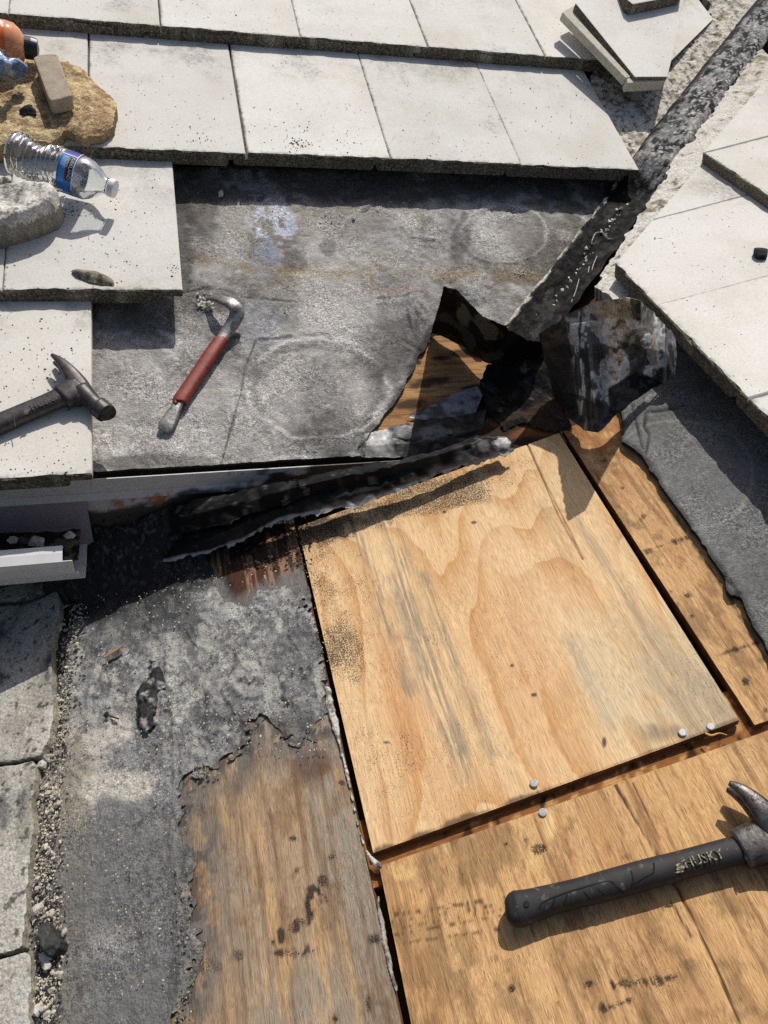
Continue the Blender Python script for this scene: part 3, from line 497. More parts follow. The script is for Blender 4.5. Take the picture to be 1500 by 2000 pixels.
# ---------------- plywood patch
ply = empty('plywood_patch', LO, (float((Ly[2][0] + Ly[3][0]) / 2), float(Ly[3][1]), -.02), 'fresh pale plywood square with wavy grain nailed into the roof opening', 'plywood')
def ply_col(X, Y, a, b):
    wa = a + .016 * (fbm(a * 5, b * 2.2, 204) - .5); n = fbm(a * 50, b * 50, 211); w = (n - .5); fs = fbm(a * 320, b * 14, 215, 3); st = fbm(wa * 200, b * 8, 210, 3)
    f = fbm(wa * 6.0 + .7, b * 2.0, 207, 2) + .10 * (fbm(a * 30, b * 9, 208, 2) - .5); saw = np.mod(f * 7.0, 1.0); saw = np.where(saw < .95, saw / .95, (1 - saw) / .05) ** 2
    c = np.tile(lin(226, 190, 142), (len(a), 1)); c = mix(c, lin(200, 152, 100), np.clip(.92 * saw + .35 * (st - .5), 0, 1)); c = mix(c, lin(232, 202, 158), .5 * ss(.5, .7, fbm(wa * 26, b * 3, 209, 3)))
    red = lin(206, 148, 100); c = mix(c, red, .6 * ss(.45, .7, fbm(a * 10, b * 2.0, 217)) * ss(1000, 1300, Y) * ss(1330, 1200, X)); c = mix(c, red, .35 * blob(X, Y, 1010, 1270, 60, 200, w, .9, -20)); c = mix(c, red, .4 * blob(X, Y, 800, 1400, 40, 140, w, .9, -18))
    g = lin(146, 134, 114)
    for pts, wd, k in (([(685, 1009), (729, 1133), (762, 1251), (784, 1309), (800, 1350)], 18, .8), ([(729, 1001), (762, 1031), (787, 1097), (798, 1170), (846, 1298), (864, 1372), (900, 1470)], 34, .75), ([(828, 1126), (864, 1229), (890, 1298)], 16, .8), ([(770, 1130), (802, 1243), (830, 1330), (880, 1440), (910, 1520)], 34, .6), ([(1053, 983), (1117, 1103)], 8, .6), ([(1127, 1013), (1220, 1160), (1290, 1280)], 12, .6), ([(1113, 1250), (1200, 1417)], 26, .5), ([(900, 1330), (960, 1470)], 30, .5)):
        c = mix(c, g, k * line(X, Y, pts, wd, 14, (fs - .5) * wd * 1.3) * ss(.30, .60, fs))
    c = mix(c, lin(184, 174, 148), .6 * blob(X, Y, 1370, 1330, 90, 120, w, .8)); c = mix(c, lin(206, 194, 164), .5 * blob(X, Y, 1200, 1330, 60, 130, w, .8, -25)); c = mix(c, lin(112, 102, 86), .6 * blob(X, Y, 1287, 1433, 34, 14, w * 1.5, .8)); c = mix(c, g, .4 * ss(.55, .7, fbm(a * 40, b * 7, 223)) * ss(1150, 1330, X))
    blk = lin(48, 42, 38); sp = .22 + .5 * blob(X, Y, 860, 965, 190, 40, w, .5, -16) + .55 * blob(X, Y, 625, 1035, 60, 26, w, .6, -15) + .26 * blob(X, Y, 720, 1290, 110, 160, w * 2, .9) + .3 * blob(X, Y, 640, 1200, 60, 160, w, .8) + .25 * ss(.5, .7, fbm(a * 12, b * 12, 227))
    c = mix(c, lin(96, 92, 90), .6 * blob(X, Y, 625, 1030, 56, 22, w * 1.4, .6, -15)); c = mix(c, blk, .5 * np.exp(-((np.hypot((X - 735) / 9, (Y - 1141) / 7) - 1) / .4) ** 2) * ss(.4, .55, n))
    c = mix(c, lin(90, 70, 50), .9 * line(X, Y, [(1030, 868), (1062, 940), (1090, 1005), (1138, 1092)], 1.8, 2.0))
    for q in ((868, 1000, 4, 3), (925, 1020, 6, 3), (1043, 1357, 5, 3), (1000, 1300, 3, 3), (755, 1450, 8, 3), (1180, 1450, 4, 10)): c = mix(c, blk, .85 * blob(X, Y, *q, w))
    c = mix(c, lin(66, 54, 42), .75 * ss(9, 0, seg(X, Y, [(735, 1664), (860, 1617), (960, 1580), (1050, 1550)]) + (n - .5) * 18)); c = mix(c, lin(90, 76, 60), .6 * ss(5, 0, seg(X, Y, [(1050, 1548), (1443, 1406)]) + (n - .5) * 10))
    return np.concatenate([c, np.clip(sp, 0, 1)[:, None]], 1)
def ply_h(X, Y, a, b): return .0008 * (fbm(a * 160, b * 7, 9) - .5) - .004 * np.exp(-(seg(X, Y, [(1030, 868), (1062, 940), (1138, 1092)]) / 1.3) ** 2) + .002 * ss(1250, 1450, X)
sheet('veneer', LO, [(582, 1029), (1092, 846), (1443, 1408), (729, 1666)], .0015, M['ply'], ply_col, None, ply_h, thick=.0105, side=lin(116, 84, 54), h=.0015, parent=ply)
def nail(parent, fr, px, py, h, r=.0046, name='nail', lean=(0, 0)):
    p = fr.at(px, py, h); V, f = [], []
    prof = [(0, .0012), (r * .8, .0012), (r, .0008), (r, .0001), (r * .4, -.0006), (.0016, -.001), (.0016, -.012), (0, -.014)]
    for z in prof:
        for k in range(14): t = k / 14 * 6.2832; V.append((p[0] + z[0] * math.cos(t) + lean[0] * z[1], p[1] + z[0] * math.sin(t) + lean[1] * z[1], h + z[1]))
    for i in range(len(prof) - 1):
        for k in range(14): f.append([i * 14 + k, i * 14 + (k + 1) % 14, (i + 1) * 14 + (k + 1) % 14, (i + 1) * 14 + k][::-1])
    return mesh_obj(name, V, f, M['nail_steel'], parent=parent, fr=fr, smooth=False)
for q in ((1333, 1431), (1388, 1419), (1043, 1530)): nail(ply, LO, q[0], q[1], .0035)
nail(lower, LO, 1060, 1587, .001)
# ---------------- lower slope: underlayment sheets
RT = [(1210, 807), (1214, 835), (1212, 868), (1250, 895), (1287, 950), (1350, 1040), (1413, 1127), (1413, 1150), (1427, 1173), (1440, 1163), (1477, 1243), (1500, 1287), (1590, 1440), (1800, 1800), (2900, 2000), (2900, 700), (1420, 480), (1200, 560), (1120, 700)]
CRK = [[(1262, 805), (1258, 835), (1268, 850), (1262, 890)], [(1262, 805), (1300, 800), (1340, 790)], [(1235, 795), (1243, 830), (1255, 880)], [(1413, 1127), (1435, 1150), (1441, 1164)]]
def rt_col(X, Y, a, b):
    n1 = fbm(a * 9, b * 9, 301, 4); n2 = fbm(a * 40, b * 40, 305, 4); n3 = fbm(a * 260, b * 260, 307, 2); g = .165 + .09 * (n1 - .5) + .07 * (n2 - .5) + .12 * (n3 - .5); c = np.stack([g, g * .995, g * .975], 1)
    for cx, cy, rx, ry, k in ((1330, 930, 140, 110, .7), (1430, 1110, 90, 60, .0)): r = np.hypot((X - cx) / rx, (Y - cy) / ry) + (n2 - .5) * .1; c = mix(c, lin(150, 148, 142), k * np.exp(-((r - 1) / .025) ** 2)); c = mix(c, lin(130, 129, 126), .35 * k * ss(1.0, .9, r))
    for L_ in CRK: c = mix(c, lin(24, 23, 22), .9 * line(X, Y, L_, 3, 3, (n2 - .5) * 6))
    c = mix(c, lin(150, 146, 138), .5 * blob(X, Y, 1290, 780, 30, 10, n2 - .5, .6)); return mix(c, lin(52, 51, 50), .8 * ss(14, 2, sdist(X, Y, RT) + (n2 - .5) * 10))
def rt_h(X, Y, a, b):
    h_ = .0016 * (fbm(a * 50, b * 50, 41, 4) - .5) + .004 * ss(50, 5, sdist(X, Y, RT)) + .003 * blob(X, Y, 1240, 850, 26, 60, 0, .6)
    for L_ in CRK: h_ = h_ - .003 * np.exp(-(seg(X, Y, L_) / 2.6) ** 2)
    return h_
sheet('underlayment', LO, local_quad(LO, [(.13, .36), (.62, .36), (.62, -1.02), (.13, -1.02)]), .003, M['felt'], rt_col, lambda X, Y, a, b: (sdist(X, Y, RT) + (fbm(a * 90, b * 90, 8) - .5) * 6 > 0), rt_h, thick=.007, side=lin(30, 29, 28), h=.006, parent=lower)
SEAMS = [[(322, 1250), (318, 1320), (335, 1420), (338, 1560), (330, 1660), (342, 1740), (345, 1830), (352, 1900), (330, 2010)], [(130, 1500), (180, 1480), (250, 1440)], [(470, 1390), (520, 1372), (560, 1380)], [(200, 1230), (250, 1215), (300, 1200)], [(385, 1640), (376, 1700), (360, 1740), (368, 1850), (350, 1900)]]
def lt_col(X, Y, a, b):
    n1 = fbm(a * 8, b * 8, 401, 5); n2 = fbm(a * 34, b * 34, 405, 5); n3 = fbm(a * 130, b * 130, 409, 3); w = n2 - .5; n5 = fbm(a * 300, b * 300, 410, 2); g = .205 + .14 * (n1 - .5) + .20 * (n2 - .5) + .26 * (n3 - .5) + .16 * (n5 - .5); c = np.stack([g * 1.015, g, g * .975], 1)
    c = mix(c, lin(176, 174, 169), .45 * ss(.46, .62, fbm(a * 150, b * 120, 411, 4)) * ss(1620, 1300, Y)); c = mix(c, lin(98, 98, 99), .45 * ss(.50, .62, fbm(a * 26 + b * 8, b * 13, 413, 5, .65)) * ss(1600, 1300, Y))
    c = mix(c, lin(104, 103, 101), .75 * ss(1480, 1640, Y + 60 * w)); c = mix(c, lin(160, 152, 136), .7 * blob(X, Y, 130, 1500, 60, 110, w * 1.4, .5)); c = mix(c, lin(126, 120, 106), .4 * ss(200, 120, X) * ss(1350, 1480, Y))
    smr = fbm(a * 30 + b * 10, b * 9 - a * 6, 441, 5); c = mix(c, lin(70, 70, 72), .5 * ss(.56, .60, smr + .15 * (n3 - .5)) * ss(1560, 1350, Y)); c = mix(c, lin(184, 181, 174), .55 * ss(.58, .64, fbm(a * 70, b * 30, 443, 5)) * ss(1520, 1380, Y)); c = mix(c, lin(44, 44, 46), .7 * ss(.016, .0, np.abs(fbm(a * 20, b * 14, 447, 5) - .5)) * ss(.45, .6, n1))
    # pale crazed skin
    v = np.abs(fbm(a * 75 + 3 * w, b * 75, 415, 2) - .5); crz = ss(.008, .04, v); pale = np.maximum(blob(X, Y, 238, 1535, 62, 34, w * 1.5, .4), np.maximum(blob(X, Y, 236, 1428, 30, 28, w * 1.4, .3), .8 * blob(X, Y, 190, 1455, 26, 40, w * 1.5, .4)))
    c = mix(c, lin(196, 190, 178), .85 * pale * (.35 + .65 * crz))
    c = mix(c, lin(178, 174, 164), .5 * blob(X, Y, 240, 1362, 34, 16, w, .5)); c = mix(c, lin(108, 110, 114), .8 * blob(X, Y, 342, 1595, 12, 44, w * .4, .3)); c = mix(c, lin(60, 60, 62), .7 * blob(X, Y, 395, 1405, 28, 18, w, .6)); c = mix(c, lin(54, 54, 56), .6 * blob(X, Y, 570, 1420, 50, 30, w, .6)); c = mix(c, lin(70, 68, 62), .6 * blob(X, Y, 278, 1825, 12, 10, w, .6)); c = mix(c, lin(150, 148, 144), .5 * blob(X, Y, 215, 1840, 40, 30, w, .7))
    c = mix(c, lin(78, 78, 80), .6 * blob(X, Y, 352, 1800, 22, 190, w, .6)); c = mix(c, lin(186, 184, 178), .6 * blob(X, Y, 455, 1195, 24, 12, w * 1.5, .4))
    for L_ in SEAMS: c = mix(c, lin(46, 45, 45), .55 * line(X, Y, L_, 2.0, 4, (n2 - .5) * 30)); c = mix(c, lin(178, 174, 166), .25 * line(X - 7, Y, L_, 4, 8, (n2 - .5) * 30))
    ed = ss(26, 3, sdist(X, Y, LT) + w * 30) * ss(1350, 1420, Y); c = mix(c, lin(150, 144, 128), .5 * ed * ss(.45, .6, n3)); c = mix(c, lin(84, 82, 78), .5 * ss(12, 2, sdist(X, Y, LT) + w * 14))
    # thick black tar along the fascia foot, eave and gutter shade painted in
    up = seg(X, Y, [(0, 1090), (330, 1020), (700, 930), (900, 880)]); c = mix(c, lin(58, 58, 60), .85 * blob(X, Y, 230, 1150, 150, 90, w, .5)); c = mix(c, lin(30, 30, 31), .95 * ss(.135, .085, -b + .05 * w + .03 * ss(420, 600, X))); c = mix(c, lin(120, 118, 112), .5 * ss(.66, .72, fbm(a * 240, b * 240, 421, 2)) * ss(150, 60, up)); c = mix(c, lin(52, 50, 46), .8 * ss(150, 115, X) * ss(1420, 1330, Y))
    return c
def bank(a, b):
    x = a * cp; return (.012 + .14 * np.clip(-x, 0, .56) - .25 * np.clip(-x - .56, 0, .1)) * ss(-.085, -.004, b) * ss(-.66, -.60, x) * ss(.02, -.06, x)
def lt_h(X, Y, a, b):
    n2 = fbm(a * 34, b * 34, 405, 5); up = seg(X, Y, [(0, 1090), (330, 1020), (700, 930), (900, 880)]); h_ = .010 * (fbm(a * 22, b * 22, 430, 5) - .5) + .0065 * (fbm(a * 90, b * 90, 433, 5, .65) - .5) + .003 * ss(.05, .0, np.abs(fbm(a * 24 + b * 8, b * 14, 437, 4) - .5))
    h_ = h_ * (.35 + .65 * ss(1640, 1450, Y)) + bank(a, b) * (.8 + .5 * (n2 - .3)) + .010 * ss(.1, .0, -b) * (fbm(a * 60, b * 60, 435, 4) - .5)
    for L_ in SEAMS: d = seg(X, Y, L_) + (n2 - .5) * 30; h_ = h_ + .0020 * ss(-1, 1, np.where(d < 14, 1, -1)) * np.exp(-(d / 10) ** 2) - .004 * np.exp(-(d / 2.5) ** 2)
    h_ = np.maximum(h_, -.0012)
    return h_ + .002 * ss(30, 3, sdist(X, Y, LT)) * (n2 - .2) * ss(1350, 1420, Y)
sheet('underlayment', LO, local_quad(LO, [(-1.0, .02), (Ly[0][0] - .0005, .02), (Ly[0][0] - .0005, -1.02), (-1.0, -1.02)]), .0025, M['felt_smooth'], lt_col, lambda X, Y, a, b: ((sdist(X, Y, LT) + (fbm(a * 30, b * 30, 8, 7, .72) - .5) * 64 + (vn(a * 210, b * 210, 5) - .5) * 34 > 0) | (sdist(X, Y, LT) > 16)) & (sdist(X, Y, HOLE) + (fbm(a * 80, b * 80, 18) - .5) * 18 < 0) & (a < Ly[0][0] - .001), lt_h, thick=.0025, side=lin(92, 88, 82), h=.0022, parent=lower)
# ================================================================== valley, fascia, gutter
tp = math.tan(PITCH)
def valley_grid(name, k0, k1, n, ws, prof, colf, mat, amp, label, cat, seed=0):
    V = []; ks = np.linspace(k0, k1, n)
    for k in ks:
        sc_ = .72 + .28 * float(ss(.45, .75, np.array([k]))[0])
        for w, hz in zip(np.where(ws < 0, ws * sc_, ws * (.5 + .5 * sc_)), prof(k)): V.append((k + w / 1.41421, k - w / 1.41421, k * tp + hz))
    V = np.array(V); kk = np.repeat(ks, len(ws)); ww = np.tile(ws, n); V[:, 2] += amp * 2 * (fbm(kk * 34, ww * 34, seed, 5, .6) - .5)
    e = .005 * (fbm(kk * 40, np.sign(ww), seed + 3, 3) - .5) * (np.abs(ww) > .9 * max(ws)); V[:, 0] += e; V[:, 1] -= e
    return mesh_obj(name, V, grid_faces(n, len(ws)), mat, fr=WD, base=(k0, k0, k0 * tp), col=colf(kk, ww), smooth=True, label=label, cat=cat)
def vm_col(k, w):
    n = fbm(k * 60, w * 60, 501, 5); n2 = fbm(k * 40, w * 70, 503, 5, .6); n3 = fbm(k * 170, w * 170, 507, 3); c = np.tile(lin(118, 118, 117), (len(k), 1)); c = mix(c, lin(164, 163, 160), .7 * ss(.5, .6, n)); c = mix(c, lin(20, 20, 21), .95 * ss(.47, .53, n2 + .10 * (n3 - .5))); c = mix(c, lin(30, 30, 31), .9 * ss(-.020, -.036, w + .02 * (n - .5))); c = mix(c, lin(200, 198, 192), .7 * ss(.62, .68, n3) * ss(-.02, 0, w))
    lo_ = ss(.600, .575, k + .05 * (n - .5)); d = np.tile(lin(19, 18, 18), (len(k), 1)); d = mix(d, lin(54, 52, 50), .8 * ss(.57, .64, n)); d = mix(d, lin(206, 202, 190), .9 * ss(-.046, -.052, w + .02 * (n - .5)) * ss(.42, .5, n2)); c = c * (1 - lo_[:, None]) + d * lo_[:, None]; return mix(c, lin(176, 172, 164), .8 * ss(.02, .006, np.abs(k - .60 + .04 * (n - .5))) * ss(.4, .5, n3))
ws = np.linspace(-.056, .054, 61)
def vprof(k): 
    t = float(ss(.565, .615, np.array([k]))[0]); hi = .072 - .046 * np.clip((-ws - .022) / .034, 0, 1) ** 2 - .014 * np.clip((ws - .034) / .02, 0, 1) ** 2; lo = .016 + .2 * np.abs(ws) + .03 * np.clip(ws, 0, 1); return hi * t + lo * (1 - t)
valley_grid('valley_lining', .2, 1.55, 480, ws, vprof, vm_col, M['mastic'], .005, 'grey and black tar-coated strip running up the valley between the tiled slopes', 'tar strip', 5)
# pale threads stuck in the tar
for i, pts in enumerate(([(1156, 470), (1164, 455), (1178, 455), (1186, 462)], [(1178, 458), (1188, 466), (1198, 467)], [(1151, 520), (1146, 545), (1138, 560)], [(1131, 545), (1124, 570), (1116, 590)], [(1201, 480), (1204, 500), (1199, 515)], [(1166, 500), (1158, 520), (1154, 540)])):
    P = np.array([UP.at(x, y, .03) for x, y in pts]); P = smooth_path(P, 5); V, f = tube(P, [.0009] * len(P), [.0009] * len(P), 5); mesh_obj('fibre_thread', V, f, M['mortar_white'], fr=UP, base=tuple(P[0]), label='thin white fibre curl stuck to the black valley lining', cat='fibre', group='white fibres in the valley')
# mortar bedding either side of the valley
def mort_col(X, Y, a, b):
    n = fbm(a * 40, b * 40, 521, 5); n2 = fbm(a * 110, b * 110, 525, 3); c = np.tile(lin(206, 200, 186), (len(a), 1)); c = mix(c, lin(136, 124, 100), .8 * ss(.52, .68, n)); c = mix(c, lin(74, 68, 58), .8 * ss(.60, .68, n2)); return mix(c, lin(226, 222, 214), .6 * ss(.55, .7, fbm(a * 60, b * 60, 528)))
MB = [(1150, 170), (1170, 120), (1300, 118), (1320, 110), (1385, 30), (1380, -70), (1540, -80), (1460, 60), (1370, 200), (1300, 292), (1262, 322), (1215, 326)]
sheet('mortar_bedding', UP, [(1120, -90), (1560, -95), (1330, 390), (1180, 385)], .004, M['stone'], mort_col, lambda X, Y, a, b: sdist(X, Y, MB) + (fbm(a * 60, b * 60, 2) - .5) * 26 > 0, lambda X, Y, a, b:   .012 * (fbm(a * 26, b * 26, 531, 5) - .5) + .004 * (fbm(a * 110, b * 110, 533, 3) - .5), thick=.03, h=.038, parent=upper)
MR_ = [(1490, 90), (1450, 135), (1380, 230), (1345, 280), (1320, 300), (1300, 340), (1215, 470), (1160, 560), (1200, 590), (1260, 600), (1260, 480), (1420, 300), (1560, 170)]
sheet('mortar_bedding', LO, [(1330, 60), (1620, 40), (1420, 620), (1140, 600)], .004, M['stone'], lambda X, Y, a, b: mix(mort_col(X, Y, a, b), lin(216, 212, 203), .9 * ss(120, 200, Y) * ss(.62, .5, fbm(a * 30, b * 30, 545, 4))), lambda X, Y, a, b: sdist(X, Y, MR_) + (fbm(a * 60, b * 60, 2) - .5) * 16 > 0, lambda X, Y, a, b: .006 * (fbm(a * 26, b * 26, 541, 5) - .5), thick=.03, h=.052, parent=lower)
# ---- stones
def hull_(c, r, seed, n=16):
    q = random.Random(seed); bm = bmesh.new()
    for _ in range(n):
        v = Vector((q.gauss(0, 1), q.gauss(0, 1), q.gauss(0, 1))).normalized() * q.uniform(.8, 1.1); bm.verts.new((c[0] + v.x * r[0], c[1] + v.y * r[1], c[2] + v.z * r[2]))
    g = bmesh.ops.convex_hull(bm, input=bm.verts[:]); bmesh.ops.delete(bm, geom=list({x for x in g['geom_interior'] + g['geom_unused'] if isinstance(x, bmesh.types.BMVert)}), context='VERTS')
    bm.verts.index_update(); V = np.array([v.co[:] for v in bm.verts]); f = [[v.index for v in p.verts] for p in bm.faces]; bm.free(); return V, f
def spin(V, c, ang):
    V = V - c; s, k = math.sin(ang), math.cos(ang); return np.stack([V[:, 0] * k - V[:, 1] * s, V[:, 0] * s + V[:, 1] * k, V[:, 2]], 1) + c
def stone(name, fr, px, py, h, r, mat, seed, label, cat, group=None, ang=None):
    p = fr.at(px, py, h + r[2] * .5); p[2] = h + r[2] * .75; V, f = hull_(p, r, seed); V = spin(V, p, random.uniform(0, 3) if ang is None else ang)
    return mesh_obj(name, V, f, mat, fr=fr, base=(p[0], p[1], h), label=label, cat=cat, group=group)
def crumbs(name, fr, spots, h, mat, label, cat, parent=None, flat=.6):
    L = []
    for i, (x, y, r) in enumerate(spots): p = fr.at(x, y, h); p[2] = h + r * flat * .6; L.append(hull_(p, (r * random.uniform(.7, 1.3), r * random.uniform(.7, 1.3), r * flat), i, 7))
    V, f = cat_mesh(L); return mesh_obj(name, V, f, mat, fr=fr, base=tuple(V[0]), label=label, cat=cat, kind='stuff')
# ---- fascia, drip edge, gutter
def wy(px, py, y):
    d = np.array([(px - 750) / F, (py - 1000) / F, 1.0]) @ CR; k = (y - CAM[1]) / d[1]; return CAM + d * k
def extr(prof, x0, x1, n=2, jag=0.0):
    """open (y, z) profile run along x"""
    xs = np.linspace(x0, x1, n); V = [(x, p[0], p[1]) for x in xs for p in prof]; return np.array(V), grid_faces(n, len(prof)).tolist()
def solid_strip(name, prof, x0, x1, t, mat, parent, n=2):
    P = np.array(prof, float); T = np.gradient(P, axis=0); N = np.stack([-T[:, 1], T[:, 0]], 1); N /= np.linalg.norm(N, axis=1)[:, None]; ring = np.concatenate([P, (P - N * t)[::-1]])
    m_ = len(ring); xs = np.linspace(x0, x1, n); V = np.array([(x, p[0], p[1]) for x in xs for p in ring]); f = []
    for i in range(n - 1):
        for k in range(m_): f.append([i * m_ + k, i * m_ + (k + 1) % m_, (i + 1) * m_ + (k + 1) % m_, (i + 1) * m_ + k])
    h_ = len(P)
    for e in (0, (n - 1) * m_):
        for k in range(h_ - 1): f.append([e + k, e + k + 1, e + m_ - 2 - k, e + m_ - 1 - k])
    return mesh_obj(name, V, f, mat, parent=parent)
fascia = empty('fascia_board', WD, (-.6, 0, -.2), 'white painted fascia board under the upper eave, tar-stained at its end', 'fascia')
def fas_col(V):
    X, Y = WD.px(V); n = fbm(V[:, 0] * 30, V[:, 2] * 60, 601, 5); n2 = fbm(V[:, 0] * 90, V[:, 2] * 90, 604, 4); c = np.tile(lin(198, 195, 190), (len(V), 1)); w = n - .5
    tar = seg(X, Y, [(175, 1045), (250, 1000), (330, 985), (420, 958), (520, 935), (620, 918), (700, 905)]); below = (Y - np.interp(X, [161, 228, 320, 358, 449, 507, 524, 595, 648, 720], [1000, 992, 982, 959, 952, 944, 927, 921, 904, 890]))
    c = mix(c, lin(40, 38, 36), .95 * ss(-5, 4, below + 30 * w)); c = mix(c, lin(150, 96, 44), .85 * ss(.5, .6, n2) * np.exp(-((below + 8) / 12) ** 2) * ss(205, 225, X) * ss(345, 320, X)); c = mix(c, lin(176, 110, 40), .9 * blob(X, Y, 308, 970, 11, 9, w, .4)); c = mix(c, lin(60, 56, 52), .7 * ss(.64, .7, n2) * ss(380, 520, X)); return c
def wall_strip(name, x0, x1, y, z0, z1, t, mat, parent, nx=240, nz=26, lean=0.0):
    xs, zs = np.meshgrid(np.linspace(x0, x1, nx), np.linspace(z0, z1, nz)); V = np.stack([xs.ravel(), np.full(xs.size, y) + lean * (zs.ravel() - z0), zs.ravel()], 1); Bk = V.copy(); Bk[:, 1] += t
    f = grid_faces(nz, nx); I = np.arange(nx * nz).reshape(nz, nx); ring = np.concatenate([I[0, :], I[1:, -1], I[-1, -2::-1], I[-2:0:-1, 0]]); nn = len(V)
    ff = f.tolist() + (f[:, ::-1] + nn).tolist() + [[ring[k], ring[(k + 1) % len(ring)], ring[(k + 1) % len(ring)] + nn, ring[k] + nn] for k in range(len(ring))]
    V2 = np.concatenate([V, Bk]); return mesh_obj(name, V2, ff, mat, parent=parent, col=fas_col(V2))
M['painted_attr'] = attr_mat('tar_stained_paint', 60, .06, bscale=160, bstr=.25, bdist=.002, rough=.5, spec=.4)
wall_strip('board', -1.2, .02, -.002, -.34, -.034, .02, M['painted_attr'], fascia, nz=60)
wall_strip('drip_edge', -1.2, -.03, -.010, -.030, -.0045, .002, M['painted_attr'], fascia, lean=0.0)
wall_strip('drip_lip', -1.2, -.03, -.016, -.040, -.030, .0015, M['painted_attr'], fascia, nz=8, lean=.5)
gutter = empty('rain_gutter', WD, (-.7, -.06, -.12), 'white enamelled rain gutter under the upper eave, cut open at its end', 'gutter')
GX = -.565
def gut_col(X, Y, V): return None
solid_strip('back_wall', [(-.014, -.040), (-.015, -.075), (-.019, -.128)], -1.2, GX + .010, .0012, plain('grey_brown_enamel', lin(140, 130, 134), .35, .5, nscale=20, namt=.1, bscale=20, bstr=.05), gutter)
solid_strip('trough', [(-.019, -.127), (-.052, -.132), (-.086, -.1305), (-.0905, -.127)], -1.2, GX, .0012, M['gutter_paint'], gutter)
solid_strip('front_wall', [(-.0905, -.127), (-.096, -.108), (-.114, -.090), (-.119, -.068), (-.119, -.0585)], -1.2, GX - .006, .0012, M['gutter_paint'], gutter)
solid_strip('lip', [(-.119, -.0585), (-.122, -.0575), (-.1225, -.0555), (-.110, -.0500), (-.0985, -.0475), (-.0975, -.052)], -1.2, GX - .018, .0012, M['gutter_paint'], gutter)
solid_strip('bracket', [(-.100, -.050), (-.060, -.047), (-.016, -.044)], -.79, -.77, .002, M['gutter_paint'], gutter)
def dirt_c(V): n = fbm(V[:, 0] * 60, V[:, 1] * 60, 611, 4); return mix(np.tile(lin(44, 38, 32), (len(V), 1)), lin(112, 102, 84), ss(.58, .7, n))
xs, ys = np.meshgrid(np.linspace(-.95, GX - .004, 120), np.linspace(-.088, -.02, 26)); V = np.stack([xs.ravel(), ys.ravel(), -.092 + .016 * (fbm(xs.ravel() * 40, ys.ravel() * 40, 615, 5) - .42)], 1)
mesh_obj('gutter_silt', V, grid_faces(26, 120), M['stone'], base=(-.7, -.05, -.128), col=dirt_c(V), smooth=True, kind='stuff', label='dark damp silt and grit lying in the gutter trough', cat='silt')
for i, (x, y, r, lb) in enumerate(((25, 1055, .011, 'pale mortar lump in the gutter, small and farthest back on the left'), (70, 1057, .017, 'largest pale mortar lump in the gutter silt'), (78, 1066, .010, 'pale mortar lump leaning on the largest one in the gutter'), (136, 1046, .013, 'pale mortar lump in the gutter nearest its open end'), (18, 1078, .018, 'yellowish mortar lump behind the white gutter lip'), (45, 1085, .007, 'tiny pale mortar bit close behind the gutter lip'))):
    p = wy(x, y, -.05); Vh, fh = hull_(p, (r * .75, r * .6, r * .5), 700 + i); mesh_obj('mortar_lump', Vh, fh, M['mortar_white'], base=(p[0], p[1], p[2] - r * .6), label=lb, cat='mortar', group='mortar lumps in the gutter')
# ================================================================== lower-left worn tiles
def worn_col(X, Y, a, b):
    n = fbm(a * 14, b * 14, 621, 5); n2 = fbm(a * 50, b * 30, 625, 4); c = np.tile(lin(182, 178, 168), (len(a), 1)); c = mix(c, lin(150, 145, 134), .8 * ss(.4, .66, n)); c = mix(c, lin(66, 68, 74), .85 * ss(.56, .68, fbm(a * 16, b * 10, 628, 5)) * ss(1760, 1500, Y)); c = mix(c, lin(196, 192, 183), .5 * ss(.54, .68, n2)); c = mix(c, lin(60, 56, 50), .8 * ss(.68, .74, fbm(a * 120, b * 120, 629, 3)))
    return c
for i, P in enumerate(([(-330, 1215), (60, 1175), (112, 1150), (118, 1190), (104, 1240), (100, 1310), (104, 1400), (98, 1440), (78, 1476), (30, 1487), (-330, 1520)], [(-330, 1524), (30, 1492), (66, 1482), (72, 1500), (64, 1560), (66, 1620), (56, 1700), (50, 1790), (44, 1852), (0, 1866), (-330, 1890)], [(-330, 1894), (0, 1871), (48, 1856), (62, 1862), (64, 1900), (58, 1960), (62, 2100), (-330, 2130)], [(-330, 1080), (60, 1060), (108, 1060), (112, 1146), (60, 1171), (-330, 1210)])):
    Pm = P; xs_ = [p[0] for p in P]; ys_ = [p[1] for p in P]
    sheet('roof_tile', LO, [(min(xs_) - 20, min(ys_) - 30), (130, min(ys_) - 30), (130, max(ys_) + 20), (min(xs_) - 20, max(ys_) + 20)], .003, M['stone'], worn_col, lambda X, Y, a, b, Pm=Pm: sdist(X, Y, Pm) + (fbm(a * 50, b * 50, 31) - .5) * 3 > 0, lambda X, Y, a, b, Pm=Pm: .0012 * (fbm(a * 30, b * 30, 632, 4) - .5) - .002 * ss(6, 0, sdist(X, Y, Pm)), thick=.014, side=lin(150, 144, 130), h=[.024, .020, .018, .020][i], parent=lower)
